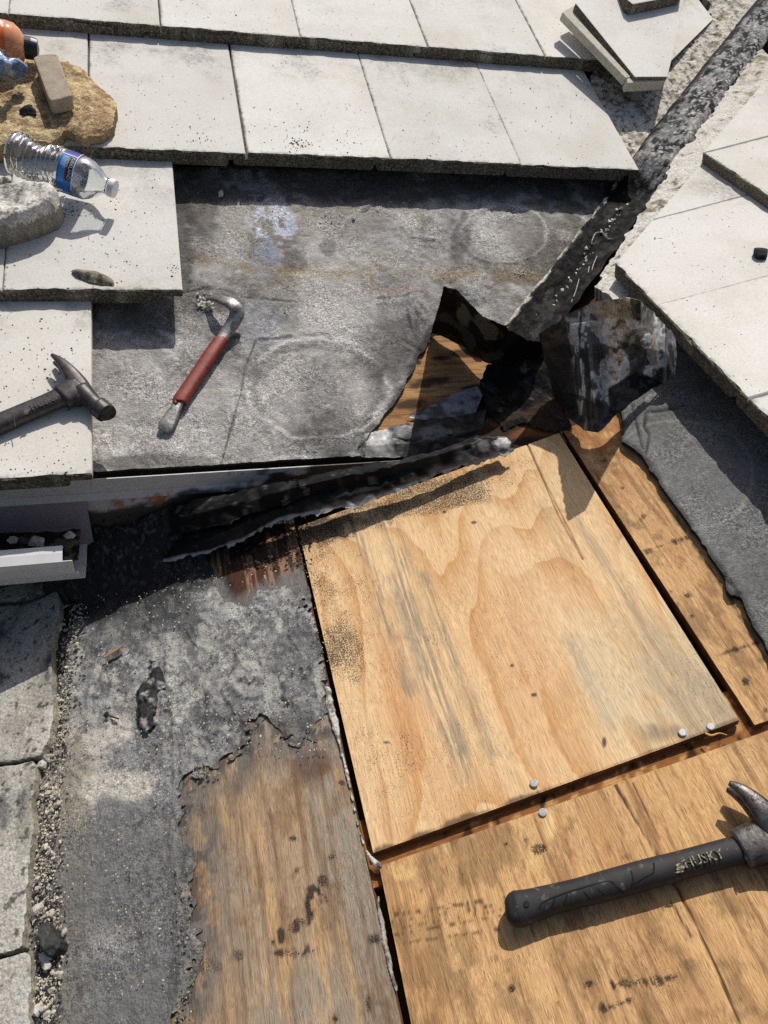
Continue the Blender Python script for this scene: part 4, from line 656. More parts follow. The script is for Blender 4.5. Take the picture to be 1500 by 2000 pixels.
# ================================================================== torn flashing and felt
def metal_col(X, Y, V):
    a_, b_ = X / 600, Y / 600; n = fbm(a_ * 18, b_ * 18, 641, 5); n2 = fbm(a_ * 70, b_ * 70, 645, 4); n3 = fbm(a_ * 13, b_ * 13, 648, 4); n4 = fbm(a_ * 38, b_ * 38, 650, 5); w = n - .5; c = np.tile(lin(228, 225, 218), (len(V), 1))
    c = mix(c, lin(150, 124, 88), .75 * ss(.50, .55, n)); c = mix(c, lin(66, 55, 44), .8 * ss(.555, .585, n4)); c = mix(c, lin(178, 164, 122), .8 * ss(.42, .54, n2) * blob(X, Y, 1200, 606, 80, 24, w, .6)); c = mix(c, lin(232, 235, 242), .9 * ss(.44, .52, n2) * blob(X, Y, 1186, 716, 56, 58, w * 2.2, .4)); c = mix(c, lin(200, 200, 198), .8 * ss(.46, .54, n4) * blob(X, Y, 1165, 660, 24, 90, w * 2, .5)); c = mix(c, lin(190, 186, 176), .6 * ss(.55, .6, n2))
    blk = lin(17, 16, 16); st_ = fbm(a_ * 90, b_ * 12, 652, 4); strip = ss(1106, 1112, X + (Y - 650) * -.14) * ss(1146, 1140, X + (Y - 650) * -.10); c = mix(c, lin(176, 173, 168), .85 * strip); c = mix(c, blk, .9 * strip * ss(.5, .54, st_)); lf = ss(1112, 1106, X + (Y - 650) * -.14 + 10 * w); c = mix(c, blk, .97 * lf); c = mix(c, lin(92, 82, 70), .7 * lf * ss(690, 650, Y) * ss(.42, .52, n4)); c = mix(c, blk, .9 * np.exp(-((X - 1143 - (Y - 650) * .10) / 3) ** 2) * ss(.4, .5, st_))
    ar = (Y - 727) - np.abs(X - 1248) ** 1.5 * .065 + 10 * w; c = mix(c, blk, .97 * ss(-2, 3, ar) * ss(1184, 1190, X + 8 * w)); c = mix(c, blk, .92 * ss(770, 782, Y + 60 * w - (X - 1150) * .1) * ss(1140, 1150, X)); c = mix(c, blk, .8 * ss(.62, .64, n3)); c = mix(c, blk, .9 * ss(.48, .53, n4) * ss(1225, 1245, X + 40 * w) * ss(640, 618, Y)); c = mix(c, lin(84, 84, 88), .6 * ss(.58, .62, n2) * ss(-2, 3, ar)); return mix(c, lin(206, 206, 204), .7 * np.exp(-((X - 1299) / 3) ** 2) * ss(640, 680, Y))
flash = empty('valley_flashing', LO, tuple(LO.at(1090, 810, 0.0)), 'crumpled tarred sheet-metal flashing curled up at the foot of the valley', 'flashing')
def panel(top, bot, ht, hb, n=5, bow=0.0): return [(top[0] + (bot[0] - top[0]) * t, top[1] + (bot[1] - top[1]) * t, ht + (hb - ht) * t + bow * math.sin(t * 3.1416)) for t in np.linspace(0, 1, n)]
FL = [panel((1053, 653), (1088, 804), .125, .008, bow=-.012), panel((1101, 616), (1136, 832), .150, .018, bow=-.004), panel((1113, 611), (1142, 838), .154, .022, bow=.006), panel((1150, 596), (1168, 846), .166, .030, bow=.004),
      panel((1166, 590), (1180, 836), .174, .030, bow=-.008), panel((1222, 580), (1208, 804), .232, .032, bow=-.004), panel((1250, 587), (1250, 776), .218, .028, bow=-.004), panel((1280, 612), (1280, 754), .128, .024, bow=.010), panel((1298, 634), (1298, 741), .096, .020, bow=.008)]
crumple('curled_sheet', LO, FL, M['sheet_metal'], metal_col, 22, .0020, 26, .0012, 5, .0004, hard=True, parent=flash)
crumple('folded_flange', LO, [[(1297, 633, .097), (1299, 690, .064), (1298, 742, .022)], [(1310, 645, .092), (1312, 690, .066), (1307, 742, .030)], [(1319, 660, .082), (1322, 695, .062), (1317, 734, .036)]], M['sheet_metal'], metal_col, 6, .002, 60, .0012, 6, hard=True, parent=flash)
def tar_col(X, Y, V):
    n = fbm(V[:, 0] * 40, V[:, 1] * 40, 661, 5); n2 = fbm(V[:, 0] * 90, V[:, 1] * 90, 663, 4); c = np.tile(lin(20, 19, 19), (len(V), 1)); c = mix(c, lin(56, 53, 50), .8 * ss(.58, .66, n)); return mix(c, lin(120, 118, 112), .5 * ss(.70, .76, n2))
def flap_col(X, Y, V):
    c = tar_col(X, Y, V) * .5; n = fbm(V[:, 0] * 30, V[:, 1] * 60, 667, 4) - .5; c = mix(c, lin(112, 108, 100), .85 * line(X, Y, [(905, 610), (930, 630), (965, 648)], 20, 3, n * 44)); return mix(c, lin(78, 74, 68), .8 * line(X, Y, [(872, 618), (920, 662), (950, 700), (985, 690)], 12, 3, n * 30))
crumple('lifted_flap', UP, [[(867, 557, 0.192), (888, 562, 0.189), (942, 616, 0.154), (988, 637, 0.136), (1030, 664, 0.115), (1060, 668, 0.109)], [(860, 588, 0.128), (890, 596, 0.125), (946, 646, 0.100), (990, 672, 0.082), (1034, 694, 0.072), (1064, 704, 0.070)], [(852, 616, 0.064), (894, 634, 0.061), (948, 676, 0.054), (994, 706, 0.044), (1038, 722, 0.038), (1066, 736, 0.038)], [(844, 646, 0.004), (900, 671, 0.010), (951, 706, 0.020), (996, 734, 0.015), (1040, 750, 0.013), (1068, 766, 0.013)]], M['black_felt'], flap_col, 16, .0016, 30, .0012, 7, .0004, hard=True, pfr=LO, parent=flash)
def burnt_col(X, Y, V):
    c = tar_col(X, Y, V); return mix(c, lin(84, 62, 44), .6 * ss(.5, .62, fbm(V[:, 0] * 24, V[:, 1] * 24, 671, 4)) * ss(760, 800, Y))
crumple('burnt_base', LO, [[(952, 712, .03), (985, 716, .03), (1020, 704, .04), (1064, 690, .045)], [(936, 744, .022), (975, 748, .014), (1020, 742, .02), (1078, 740, .034)], [(948, 786, .010), (990, 780, .008), (1040, 784, .012), (1096, 790, .02)], [(958, 812, .003), (1002, 804, .005), (1050, 818, .006), (1112, 822, .010)], [(985, 838, .0012), (1020, 826, .0015), (1062, 842, .0015), (1118, 836, .004)]], M['mastic'], burnt_col, 8, .005, 40, .001, 8, .002, parent=flash)
drip = empty('bent_drip_edge', UP, tuple(UP.at(800, 880, 0)), 'tar-covered bent metal edging lying over the torn eave corner', 'drip edge')
def drip_col(X, Y, V):
    c = tar_col(X, Y, V); n = fbm(V[:, 0] * 50, V[:, 1] * 50, 675, 4) - .5; c = mix(c, lin(128, 126, 122), .9 * ss(790, 752, X + 60 * n)); c = mix(c, lin(190, 188, 186), .8 * blob(X, Y, 745, 855, 22, 26, n * 1.5, .4)); c = mix(c, lin(46, 44, 43), .8 * blob(X, Y, 700, 880, 12, 22, n * 1.5, .4)); return mix(c, lin(118, 120, 126), .6 * blob(X, Y, 850, 845, 26, 12, n * 2, .4))
crumple('edging', UP, [[(712, 846, .007), (760, 834, .007), (830, 820, .010), (900, 812, .011), (958, 798, .016)], [(700, 870, .006), (760, 868, .008), (840, 858, .010), (905, 848, .012), (952, 832, .015)], [(698, 893, .003), (760, 893, .002), (830, 891, .001), (892, 880, .003), (945, 852, .008)]], M['sheet_metal'], drip_col, 12, .0012, 50, .001, 11, .0006, hard=True, flat=True, parent=drip)
def galv_col(X, Y, V):
    n = fbm(V[:, 0] * 60, V[:, 1] * 60, 681, 4); c = np.tile(lin(138, 140, 144), (len(V), 1)); c = mix(c, lin(66, 62, 60), .85 * ss(.5, .6, n)); 
    for q in ((820, 807, 5, 4), (903, 785, 5, 4)): c = mix(c, lin(24, 22, 22), .95 * blob(X, Y, *q))
    return c
crumple('galvanised_plate', UP, [[(796, 812, .004), (840, 790, .006), (885, 770, .007), (932, 752, .008)], [(815, 816, .004), (850, 806, .007), (895, 792, .008), (942, 772, .009)], [(830, 820, .003), (862, 817, .006), (900, 814, .007), (928, 808, .008)]], M['sheet_metal'], galv_col, 6, .0015, 40, .001, 12, hard=True, parent=drip)
def strip_col(X, Y, V):
    c = tar_col(X, Y, V); n = fbm(V[:, 0] * 50, V[:, 1] * 50, 685, 4) - .5; low = Y - np.interp(X, [320, 410, 475, 545, 625, 712, 795, 880, 945, 1003], [1097, 1078, 1055, 1015, 1000, 983, 950, 918, 900, 882])
    c = mix(c, lin(34, 34, 36), .7 * ss(.45, .6, fbm(V[:, 0] * 16, V[:, 1] * 60, 689, 4))); c = mix(c, lin(112, 110, 106), .85 * ss(-20, -8, low + 30 * n) * ss(560, 680, X)); c = mix(c, lin(176, 174, 170), .9 * ss(-7, -2, low + 5 * n)); c = mix(c, lin(118, 117, 114), .7 * ss(870, 940, X) * ss(.45, .6, n + .5)); return mix(c, lin(206, 204, 200), .9 * ss(14, 5, np.hypot(X - 985, Y - 862) + 30 * n))  # paler lower band and rim: the lit edge painted into the felt colour
SR = [[(318, 985, .058), (400, 975, .070), (470, 960, .072), (545, 944, .070), (620, 926, .066), (700, 908, .060), (780, 896, .056), (860, 878, .050), (932, 850, .044), (985, 852, .030)],
      [(314, 1012, .058), (402, 1000, .072), (470, 980, .078), (545, 962, .076), (622, 942, .074), (702, 924, .068), (784, 906, .064), (866, 886, .056), (938, 858, .048), (994, 858, .033)],
      [(318, 1040, .040), (404, 1026, .050), (470, 1004, .056), (545, 980, .056), (625, 962, .054), (705, 944, .052), (788, 920, .050), (870, 897, .046), (943, 872, .042), (1000, 864, .032)],
      [(316, 1066, .034), (406, 1050, .046), (472, 1024, .052), (545, 994, .052), (625, 978, .050), (708, 960, .048), (791, 932, .046), (874, 906, .040), (945, 884, .036), (1004, 871, .028)],
      [(318, 1098, .020), (410, 1079, .024), (476, 1056, .028), (545, 1016, .034), (625, 1001, .036), (712, 984, .034), (796, 951, .032), (880, 919, .030), (945, 901, .026), (1003, 883, .022)]]
crumple('torn_felt_strip', LO, SR, M['black_felt'], strip_col, 14, .0016, 60, .0014, 13, .0008, hard=True, jag=.022, base=tuple(LO.at(600, 1000, 0)), label='long torn strip of black roofing felt hanging along the eave', cat='felt strip')
crumple('torn_felt_strip', LO, [[(336, 985, .082), (420, 968, .090), (520, 946, .088), (580, 934, .084)], [(318, 1016, .074), (400, 1000, .084), (500, 972, .084), (585, 950, .080)], [(324, 1046, .052), (410, 1030, .064), (504, 1000, .066), (590, 972, .064)]], M['black_felt'], tar_col, 12, .0016, 60, .0014, 17, .0008, hard=True, jag=.02, base=tuple(LO.at(440, 1030, 0)), label='short black felt fold lying over the left end of the long strip', cat='felt strip')
# ---- sealant in the joints
def bead(name, fr, pts, wd, h, mat, parent, seed=0, sub=6):
    P = np.array([fr.at(x, y, h) for x, y in pts]); P = smooth_path(P, sub); wv = interp(wd, len(P)) * (.75 + .5 * rng.random(len(P))); wv = wv * (.6 + .8 * fbm(P[:, 1] * 90, P[:, 0] * 90, seed + 5, 3)); V, f = tube(P, wv, np.minimum(wv * .25, .0012), 8); V[:, 2] += .0006 * (rng.random(len(V)) - .5); return mesh_obj(name, V, f, mat, parent=parent, fr=fr, smooth=True)
M['caulk'] = plain('grey_sealant', lin(158, 153, 142), .85, .2, nscale=120, namt=.25, bscale=300, bstr=.5, dark=lin(88, 82, 74), thr=.58)
def seal(P, h, mat, col):
    xs_ = [p[0] for p in P]; ys_ = [p[1] for p in P]
    sheet('sealant_bead', LO, [(min(xs_) - 8, min(ys_) - 8), (max(xs_) + 8, min(ys_) - 8), (max(xs_) + 8, max(ys_) + 8), (min(xs_) - 8, max(ys_) + 8)], .0014, mat, col, lambda X, Y, a, b: sdist(X, Y, P) + (fbm(a * 130, b * 130, 31) - .5) * 7 > 0, lambda X, Y, a, b: .0018 * (fbm(a * 120, b * 120, 9, 4) - .5) - .002 * ss(5, 0, sdist(X, Y, P)), thick=.003, h=h, parent=lower)
def seal_c(c0, c1): return lambda X, Y, a, b: mix(np.tile(c0, (len(a), 1)), c1, .85 * ss(.48, .62, fbm(a * 110, b * 110, 33, 4)))
seal([(735, 1742), (739, 1748), (747, 1790), (755, 1835), (764, 1880), (777, 1925), (775, 1945), (767, 1930), (755, 1890), (745, 1840), (737, 1790)], .0028, M['stone'], seal_c(lin(166, 160, 148), lin(104, 98, 88)))
seal([(634, 1335), (645, 1340), (652, 1375), (660, 1405), (664, 1440), (676, 1490), (690, 1560), (701, 1610), (711, 1650), (728, 1672), (745, 1685), (744, 1694), (726, 1690), (712, 1664), (699, 1615), (685, 1555), (669, 1490), (655, 1440), (646, 1415), (636, 1380)], .005, M['stone'], seal_c(lin(196, 192, 182), lin(108, 100, 90)))
# ================================================================== slabs, chunks, loose tiles
def slab(name, fr, P, h, thick, mat, col, label, cat, step=.003, rough=7, hn=.006, hs=40, rim=.006, group=None, side=None, tilt=None):
    xs_ = [p[0] for p in P]; ys_ = [p[1] for p in P]; c0 = fr.at(np.mean(xs_), np.mean(ys_), h - thick)
    return sheet(name, fr, [(min(xs_) - 12, min(ys_) - 12), (max(xs_) + 12, min(ys_) - 12), (max(xs_) + 12, max(ys_) + 12), (min(xs_) - 12, max(ys_) + 12)], step, mat, col, lambda X, Y, a, b: sdist(X, Y, P) + (fbm(a * 45, b * 45, 31, 6, .72) - .5) * rough > 0,
                 lambda X, Y, a, b: hn * (fbm(a * hs, b * hs, 632, 5) - .5) - rim * ss(10, 0, sdist(X, Y, P)) + (0 if tilt is None else tilt[0] * (a - c0[0]) + tilt[1] * (b - c0[1])), thick=thick, side=side, h=h, base=tuple(c0), label=label, cat=cat, group=group)
def tan_c(X, Y, a, b):
    n = fbm(a * 30, b * 30, 701, 5); n2 = fbm(a * 170, b * 170, 703, 3); c = np.tile(lin(204, 180, 138), (len(a), 1)); c = mix(c, lin(172, 142, 102), .7 * ss(.42, .66, n)); c = mix(c, lin(222, 204, 168), .6 * ss(.55, .68, n2)); c = mix(c, lin(110, 88, 64), .6 * ss(.6, .7, fbm(a * 60, b * 60, 705, 4))); c = mix(c, lin(150, 112, 76), .5 * ss(24, 4, np.abs(X - 200))); return np.concatenate([c, (.42 + .3 * ss(.4, .6, n))[:, None]], 1)
TS = [(-60, 150), (0, 122), (60, 108), (130, 116), (165, 133), (190, 160), (222, 188), (229, 210), (222, 240), (200, 258), (160, 266), (128, 256), (100, 276), (60, 268), (0, 280), (-60, 280)]
slab('mortar_slab', UP, TS, .080, .032, M['stone'], tan_c, 'broad flat tan mortar slab with crumbled edges lying on the tiles', 'slab', side=lin(150, 132, 100), hn=.007, rough=16, step=.0022, hs=70, rim=.004)
def grey_c(X, Y, a, b):
    n = fbm(a * 30, b * 30, 711, 5); c = np.tile(lin(216, 212, 204), (len(a), 1)); c = mix(c, lin(180, 174, 162), .7 * ss(.46, .64, n)); return mix(c, lin(84, 78, 68), .7 * ss(.6, .68, fbm(a * 120, b * 120, 715, 3)))
slab('mortar_chunk', UP, [(-70, 372), (0, 352), (60, 341), (105, 350), (117, 372), (104, 398), (62, 418), (0, 436), (-70, 450)], .104, .058, M['stone'], grey_c, 'thick pale grey mortar chunk in front of the clear water bottle', 'mortar', hn=.02, hs=26, rim=.022, side=lin(150, 144, 132))
slab('mortar_chip', UP, [(-30, 342), (0, 336), (18, 340), (24, 348), (0, 354), (-30, 356)], .085, .03, M['stone'], grey_c, 'small grey mortar chip beside the base of the water bottle', 'mortar', side=lin(150, 144, 132))
slab('tile_sliver', UP, [(134, 522), (150, 520), (185, 524), (215, 535), (223, 542), (222, 556), (205, 556), (170, 546), (145, 536)], .066, .022, M['stone'], lambda X, Y, a, b: grey_c(X, Y, a, b) * np.array([.42, .39, .33]), 'dark broken tile sliver lying on the cream tile above the claw hammer', 'tile fragment', side=lin(112, 104, 90), rough=4, step=.002)
slab('tar_scrap', UP, [(30, 212), (45, 200), (60, 197), (70, 208), (72, 222), (60, 218), (45, 220)], .088, .004, M['mastic'], lambda X, Y, a, b: np.tile(lin(34, 36, 40), (len(a), 1)), 'torn black tar scrap stuck on the tan mortar slab', 'tar', rough=8, step=.002, hn=.004)
def prism(name, fr, P, h, thick, mats, label=None, cat=None, parent=None, bev=.0015, hs=None, sub=0):
    Q = np.array([fr.at(p[0], p[1], (h if hs is None else hs[i])) for i, p in enumerate(P)]); bm = bmesh.new(); vs = [bm.verts.new(q) for q in Q]; f = bm.faces.new(vs); f.normal_update()
    if f.normal.z < 0: f.normal_flip()
    g = bmesh.ops.extrude_face_region(bm, geom=[f]); lo_ = [x for x in g['geom'] if isinstance(x, bmesh.types.BMVert)]; bmesh.ops.translate(bm, verts=lo_, vec=(0, 0, -thick)); bmesh.ops.recalc_face_normals(bm, faces=bm.faces[:]); bmesh.ops.bevel(bm, geom=bm.edges[:], offset=bev, segments=2, affect='EDGES', profile=.6)
    bm.normal_update()
    for q in bm.faces: q.material_index = 0 if q.normal.z > .8 else min(1, len(mats) - 1)
    b0 = Q.mean(0); b0[2] -= thick
    return bm_obj(name, bm, mats, fr=fr, base=tuple(b0), parent=parent, label=label, cat=cat)
M['offcut'] = plain('grey_tile_offcut', lin(172, 160, 142), .9, .15, nscale=60, namt=.15, bscale=220, bstr=.6, bdist=.002, dark=lin(96, 88, 78), thr=.58)
prism('tile_offcut', UP, [(65, 112), (76, 106), (106, 104), (113, 108), (141, 186), (120, 192), (100, 196), (94, 190)], .112, .027, [M['offcut']], 'small oblong grey tile offcut resting on the tan mortar slab', 'tile offcut', bev=.003)
lt = empty('loose_tile', UP, tuple(UP.at(1230, 90, .06)), 'loose cut cream tile with ribbed edge lying askew beside the valley', 'roof tile')
prism('tile_body', UP, [(1124, 6), (1215, -30), (1345, -40), (1332, 15), (1318, 90), (1304, 150), (1240, 150)], .112, .03, [M['loose'], M['butt_tan']], parent=lt, bev=.002)
M['bare_concrete'] = plain('bare_concrete', lin(196, 190, 172), .9, .15, nscale=80, namt=.15, bscale=200, bstr=.5, bdist=.002, dark=lin(110, 102, 88), thr=.6)
prism('edge_rib', UP, [(1098, 24), (1110, 16), (1232, 150), (1222, 152)], .106, .018, [M['bare_concrete']], parent=lt, bev=.002)
prism('edge_groove', UP, [(1108, 18), (1126, 8), (1242, 150), (1228, 154)], .096, .014, [M['bare_concrete']], parent=lt, bev=.001)
prism('cut_end', UP, [(1224, 152), (1303, 146), (1300, 158), (1226, 162)], .104, .022, [M['bare_concrete']], parent=lt, bev=.002)
prism('loose_tile', UP, [(1200, -75), (1345, -80), (1334, -12), (1280, 0), (1236, 8), (1226, 0)], .138, .026, [M['loose'], M['butt']], 'second loose tile resting on the ribbed one, mostly above the picture', 'roof tile', bev=.003)
# ================================================================== tools
def text_mesh(body, size, ext=.0004):
    cu_ = bpy.data.curves.new('lettering', 'FONT'); cu_.body = body; cu_.size = size; cu_.extrude = ext; cu_.resolution_u = 2; cu_.align_x = 'LEFT'; cu_.align_y = 'CENTER'
    o = bpy.data.objects.new('tmp_text', cu_); COL.objects.link(o); dg = bpy.context.evaluated_depsgraph_get(); me = bpy.data.meshes.new_from_object(o.evaluated_get(dg))
    V = np.array([v.co[:] for v in me.vertices]); f = [list(p.vertices) for p in me.polygons]; bpy.data.objects.remove(o); bpy.data.curves.remove(cu_); bpy.data.meshes.remove(me); return V, f
def place2d(V, o, d, fn=None):
    """lay flat lettering along direction d from o, in plane coordinates"""
    d = np.array(d[:2]) / np.linalg.norm(d[:2]); n = np.array([-d[1], d[0]]); out = np.zeros_like(V); out[:, :2] = np.array(o[:2]) + V[:, :1] * d + V[:, 1:2] * n; out[:, 2] = o[2] + V[:, 2]; return out
def hammer(fr, spine, widths, hts, head, claw, face, base_px, label, mats, txt, hz):
    """spine: handle path px; head: cheek block path; claw: path towards the claw tip; face: path towards the striking face"""
    t = empty('claw_hammer', fr, tuple(fr.at(*base_px, hz[0])), label, 'hammer'); mp = lambda pts: np.array([fr.at(p[0], p[1], p[2]) for p in pts])
    P = smooth_path(mp(spine), 6); V, f = tube(P, interp(widths, len(P)), interp(hts, len(P)), 20, 2.6); hd = mesh_obj('handle', V, f, mats[0], parent=t, fr=fr, smooth=True)
    P2 = smooth_path(mp(head[0]), 4); V1 = tube(P2, interp(head[1], len(P2)), interp(head[2], len(P2)), 18, 3.2); mesh_obj('head', V1[0], V1[1], mats[1], parent=t, fr=fr, smooth=True)
    for s in (-1, 1):
        Pc = smooth_path(mp(claw[0]), 5); n = len(Pc); k = np.linspace(0, 1, n); Pc = Pc + np.stack([np.zeros(n), np.zeros(n), s * (.0042 + .0045 * k)], 1); V2, f2 = tube(Pc, interp(claw[1], n), interp(claw[2], n), 12, 2.6); mesh_obj('claw_prong', V2, f2, mats[1], parent=t, fr=fr, smooth=True)
    P3 = smooth_path(mp(face[0]), 4); V3, f3 = tube(P3, interp(face[1], len(P3)), interp(face[1], len(P3)), 22, 2.1); mesh_obj('striking_face', V3, f3, mats[1], parent=t, fr=fr, smooth=True)
    return t, hd
# left hammer, side up on the eave tile
hz = .062
hl, hd = hammer(UP, [(-200, 905, hz), (-60, 852, hz), (0, 828, hz + .001), (45, 808, hz + .002), (90, 789, hz + .003), (128, 772, hz + .004)], [.0145, .0148, .0144, .0138, .0138, .0150], [.013, .013, .0125, .0115, .011, .0115],
    ([(120, 778, hz + .004), (140, 766, hz + .004), (156, 754, hz + .004)], [.019, .020, .018], [.0125, .013, .0125]),
    ([(168, 782, hz + .004), (152, 752, hz + .005), (136, 729, hz + .006), (120, 712, hz + .004), (104, 701, hz + .000)], [.0165, .014, .010, .0065, .0028], [.0065, .006, .005, .0042, .003]),
    ([(158, 762, hz + .004), (172, 777, hz + .004), (182, 786, hz + .004), (186, 790, hz + .004), (190, 793, hz + .003), (206, 806, hz + .002), (208, 808, hz + .002)], [.0145, .0135, .0120, .0120, .0148, .0150, .0138]), (60, 810), 'dark steel claw hammer lying on the cream eave tile, handle cut by the frame', [M['tool_dark'], M['tool_dark']], 'x', (.048,))
o0 = UP.at(60, 797, hz + .0136); o1 = UP.at(126, 769, hz + .0136); Vt, ft = text_mesh('HUSKY', .0140, .0006); Vt[:, 0] *= .92
Vt = place2d(Vt, o0 + np.array([0, 0, .0002]), o1 - o0); mesh_obj('lettering', Vt, ft, M['emboss'], parent=hl, fr=UP)
def husky_mark(o, d, s, mat, parent, fr, ext=.0008):
    # slanting dog-head mark left of the name: two swept wedges
    W1 = [(-.0, -.3), (.55, -.42), (1.05, -.1), (.7, .02), (1.1, .42), (.5, .22), (.15, .12)]; W2 = [(-.28, -.46), (.3, -.62), (.62, -.5), (.1, -.4)]
    for q in (W1, W2):
        n = len(q); V = np.array([(x * s, y * s, z) for z in (ext, -ext) for x, y in q]); f = [list(range(n)), list(range(n, 2 * n))[::-1]] + [[k, k + n, (k + 1) % n + n, (k + 1) % n] for k in range(n)]; mesh_obj('emblem', place2d(V, o, d), f, mat, parent=parent, fr=fr)
husky_mark(UP.at(45, 804, hz + .0134), o1 - o0, .0105, M['emboss'], hl, UP)
gv = [bead('grip_groove', UP, [(24, 806), (28, 822), (30, 834)], [.0008, .0008, .0008], hz + .0122, M['rubber'], hl)]
# right hammer, rubber grip towards the middle of the boards
g = .0150
hr, hd2 = hammer(LO, [(992, 1778, g - .001), (1000, 1777, g), (1012, 1775, g), (1040, 1768, g), (1080, 1756, g), (1130, 1744, g), (1190, 1728, g), (1262, 1708, g), (1330, 1690, g), (1400, 1671, g), (1447, 1659, g)], [0.0109, 0.0150, 0.0165, 0.0148, 0.0131, 0.0128, 0.0134, 0.0134, 0.0128, 0.0128, 0.0130], [0.0084, 0.0122, 0.0139, 0.0134, 0.0130, 0.0130, 0.0134, 0.0130, 0.0122, 0.0113, 0.0109],
    ([(1444, 1660, g), (1470, 1650, g + .001), (1500, 1643, g + .002), (1525, 1640, g + .002)], [.0185, .0195, .021, .018], [.0125, .013, .0135, .012]),
    ([(1532, 1660, g + .003), (1512, 1622, g + .005), (1490, 1590, g + .009), (1462, 1561, g + .010), (1440, 1545, g + .010), (1422, 1536, g + .009)], [.019, .016, .0125, .0085, .0055, .0025], [.0075, .007, .0062, .0055, .0045, .003]),
    ([(1515, 1630, g + .002), (1530, 1665, g + .002), (1540, 1690, g + .001), (1546, 1705, g + .001), (1549, 1712, g + .001), (1560, 1745, g), (1562, 1750, g)], [.0145, .0135, .012, .012, .0148, .015, .0138]), (1200, 1720), 'claw hammer with black rubber grip lying on the bare boards, claw to the right', [M['rubber'], M['tool_steel']], 'x', (0,))
P = np.array([LO.at(x, y, g + .0120) for x, y in ((1336, 1688), (1405, 1669))]); Vt, ft = text_mesh('HUSKY', .0135, .0003); Vt[:, 0] *= .92
mesh_obj('lettering', place2d(Vt, P[0] + np.array([0, 0, .0008]), P[1] - P[0]), ft, M['worn_print'], parent=hr, fr=LO); husky_mark(LO.at(1318, 1693, g + .0129), P[1] - P[0], .011, M['worn_print'], hr, LO, .0003)
SPN = np.array([LO.at(x, y, g) for x, y in ((992, 1778), (1040, 1768), (1080, 1756), (1130, 1744), (1190, 1728), (1262, 1708), (1330, 1690), (1400, 1671), (1447, 1659))])
def groove_on(pts):
    P = smooth_path(np.array([LO.at(x, y, g + .012) for x, y in pts]), 8); d = np.array([seg(np.array([p[0]]), np.array([p[1]]), [tuple(q_[:2]) for q_ in SPN])[0] for p in P])
    P[:, 2] = g + .0131 * np.clip(1 - (d / .0132) ** 2.6, .02, 1) ** (1 / 2.6); V, f = tube(P, [.0008] * len(P), [.0005] * len(P), 6); mesh_obj('grip_groove', V, f, M['groove'], parent=hr, fr=LO)
M['groove'] = plain('rubber_groove', lin(24, 23, 23), .7, .3, nscale=80, namt=.1)
for pts in ([(1052, 1775), (1062, 1762), (1100, 1746), (1150, 1731), (1190, 1722), (1205, 1731), (1218, 1738)], [(1078, 1771), (1084, 1755)], [(1102, 1765), (1108, 1748)], [(1140, 1742), (1158, 1757)], [(1166, 1735), (1186, 1749)], [(1192, 1724), (1218, 1742)], [(1233, 1702), (1236, 1718), (1232, 1732)], [(1237, 1725), (1262, 1712), (1276, 1704), (1277, 1685)]):
    groove_on(pts)
bead('collar_seam', LO, [(1441, 1636), (1452, 1660), (1460, 1684)], [.0009] * 3, g + .0112, M['groove'], hr)
pz = LO.at(1028, 1766, g + .0132); V, f = tube([pz, pz + np.array([0, 0, .0012])], [.003, .003], [.003, .003], 12, up=(1, 0, 0)); mesh_obj('hang_hole', V, f, M['groove'], parent=hr, fr=LO)
# pry bar
pb = empty('pry_bar', UP, tuple(UP.at(385, 720, .003)), 'red-gripped nail-puller pry bar with steel hook lying on the grey underlayment', 'pry bar')
mpU = lambda pts: np.array([UP.at(*p) for p in pts])
Pk = smooth_path(mpU([(404, 583, .012), (416, 582, .020), (432, 585, .030), (450, 592, .034), (461, 602, .032), (462, 616, .026), (453, 634, .018), (440, 652, .013), (428, 668, .012)]), 6); n = len(Pk)
V, f = tube(Pk, interp([.0035, .0065, .009, .0115, .0125, .0125, .0115, .0105, .0085], n), interp([.0015, .003, .0045, .0055, .006, .006, .006, .0055, .005], n), 14, 3); mesh_obj('hook', V, f, M['bar_steel'], parent=pb, fr=UP, smooth=True)
pz = UP.at(459, 606, .0385); V, f = tube([pz, pz + np.array([0, 0, .0015])], [.0035, .0035], [.0035, .0035], 14, up=(1, 0, 0)); mesh_obj('eye_hole', V, f, M['groove'], parent=pb, fr=UP)
Pg = smooth_path(mpU([(432, 662, .0125), (430, 666, .0125), (412, 692, .012), (392, 722, .011), (372, 752, .0105), (352, 782, .0105), (350, 786, .0105)]), 5); n = len(Pg); V, f = tube(Pg, interp([.009, .0105, .0115, .0112, .0112, .0115, .0105], n), interp([.006, .0075, .008, .0078, .0078, .0078, .007], n), 16, 2.8); mesh_obj('grip', V, f, M['red_grip'], parent=pb, fr=UP, smooth=True)
Pb = smooth_path(mpU([(352, 780, .0105), (342, 800, .010), (332, 818, .009), (324, 832, .008), (318, 842, .006)]), 5); n = len(Pb); V, f = tube(Pb, interp([.0075, .0085, .0115, .0125, .009], n), interp([.0045, .004, .003, .0025, .0015], n), 14, 3); mesh_obj('blade', V, f, M['bar_steel'], parent=pb, fr=UP, smooth=True)
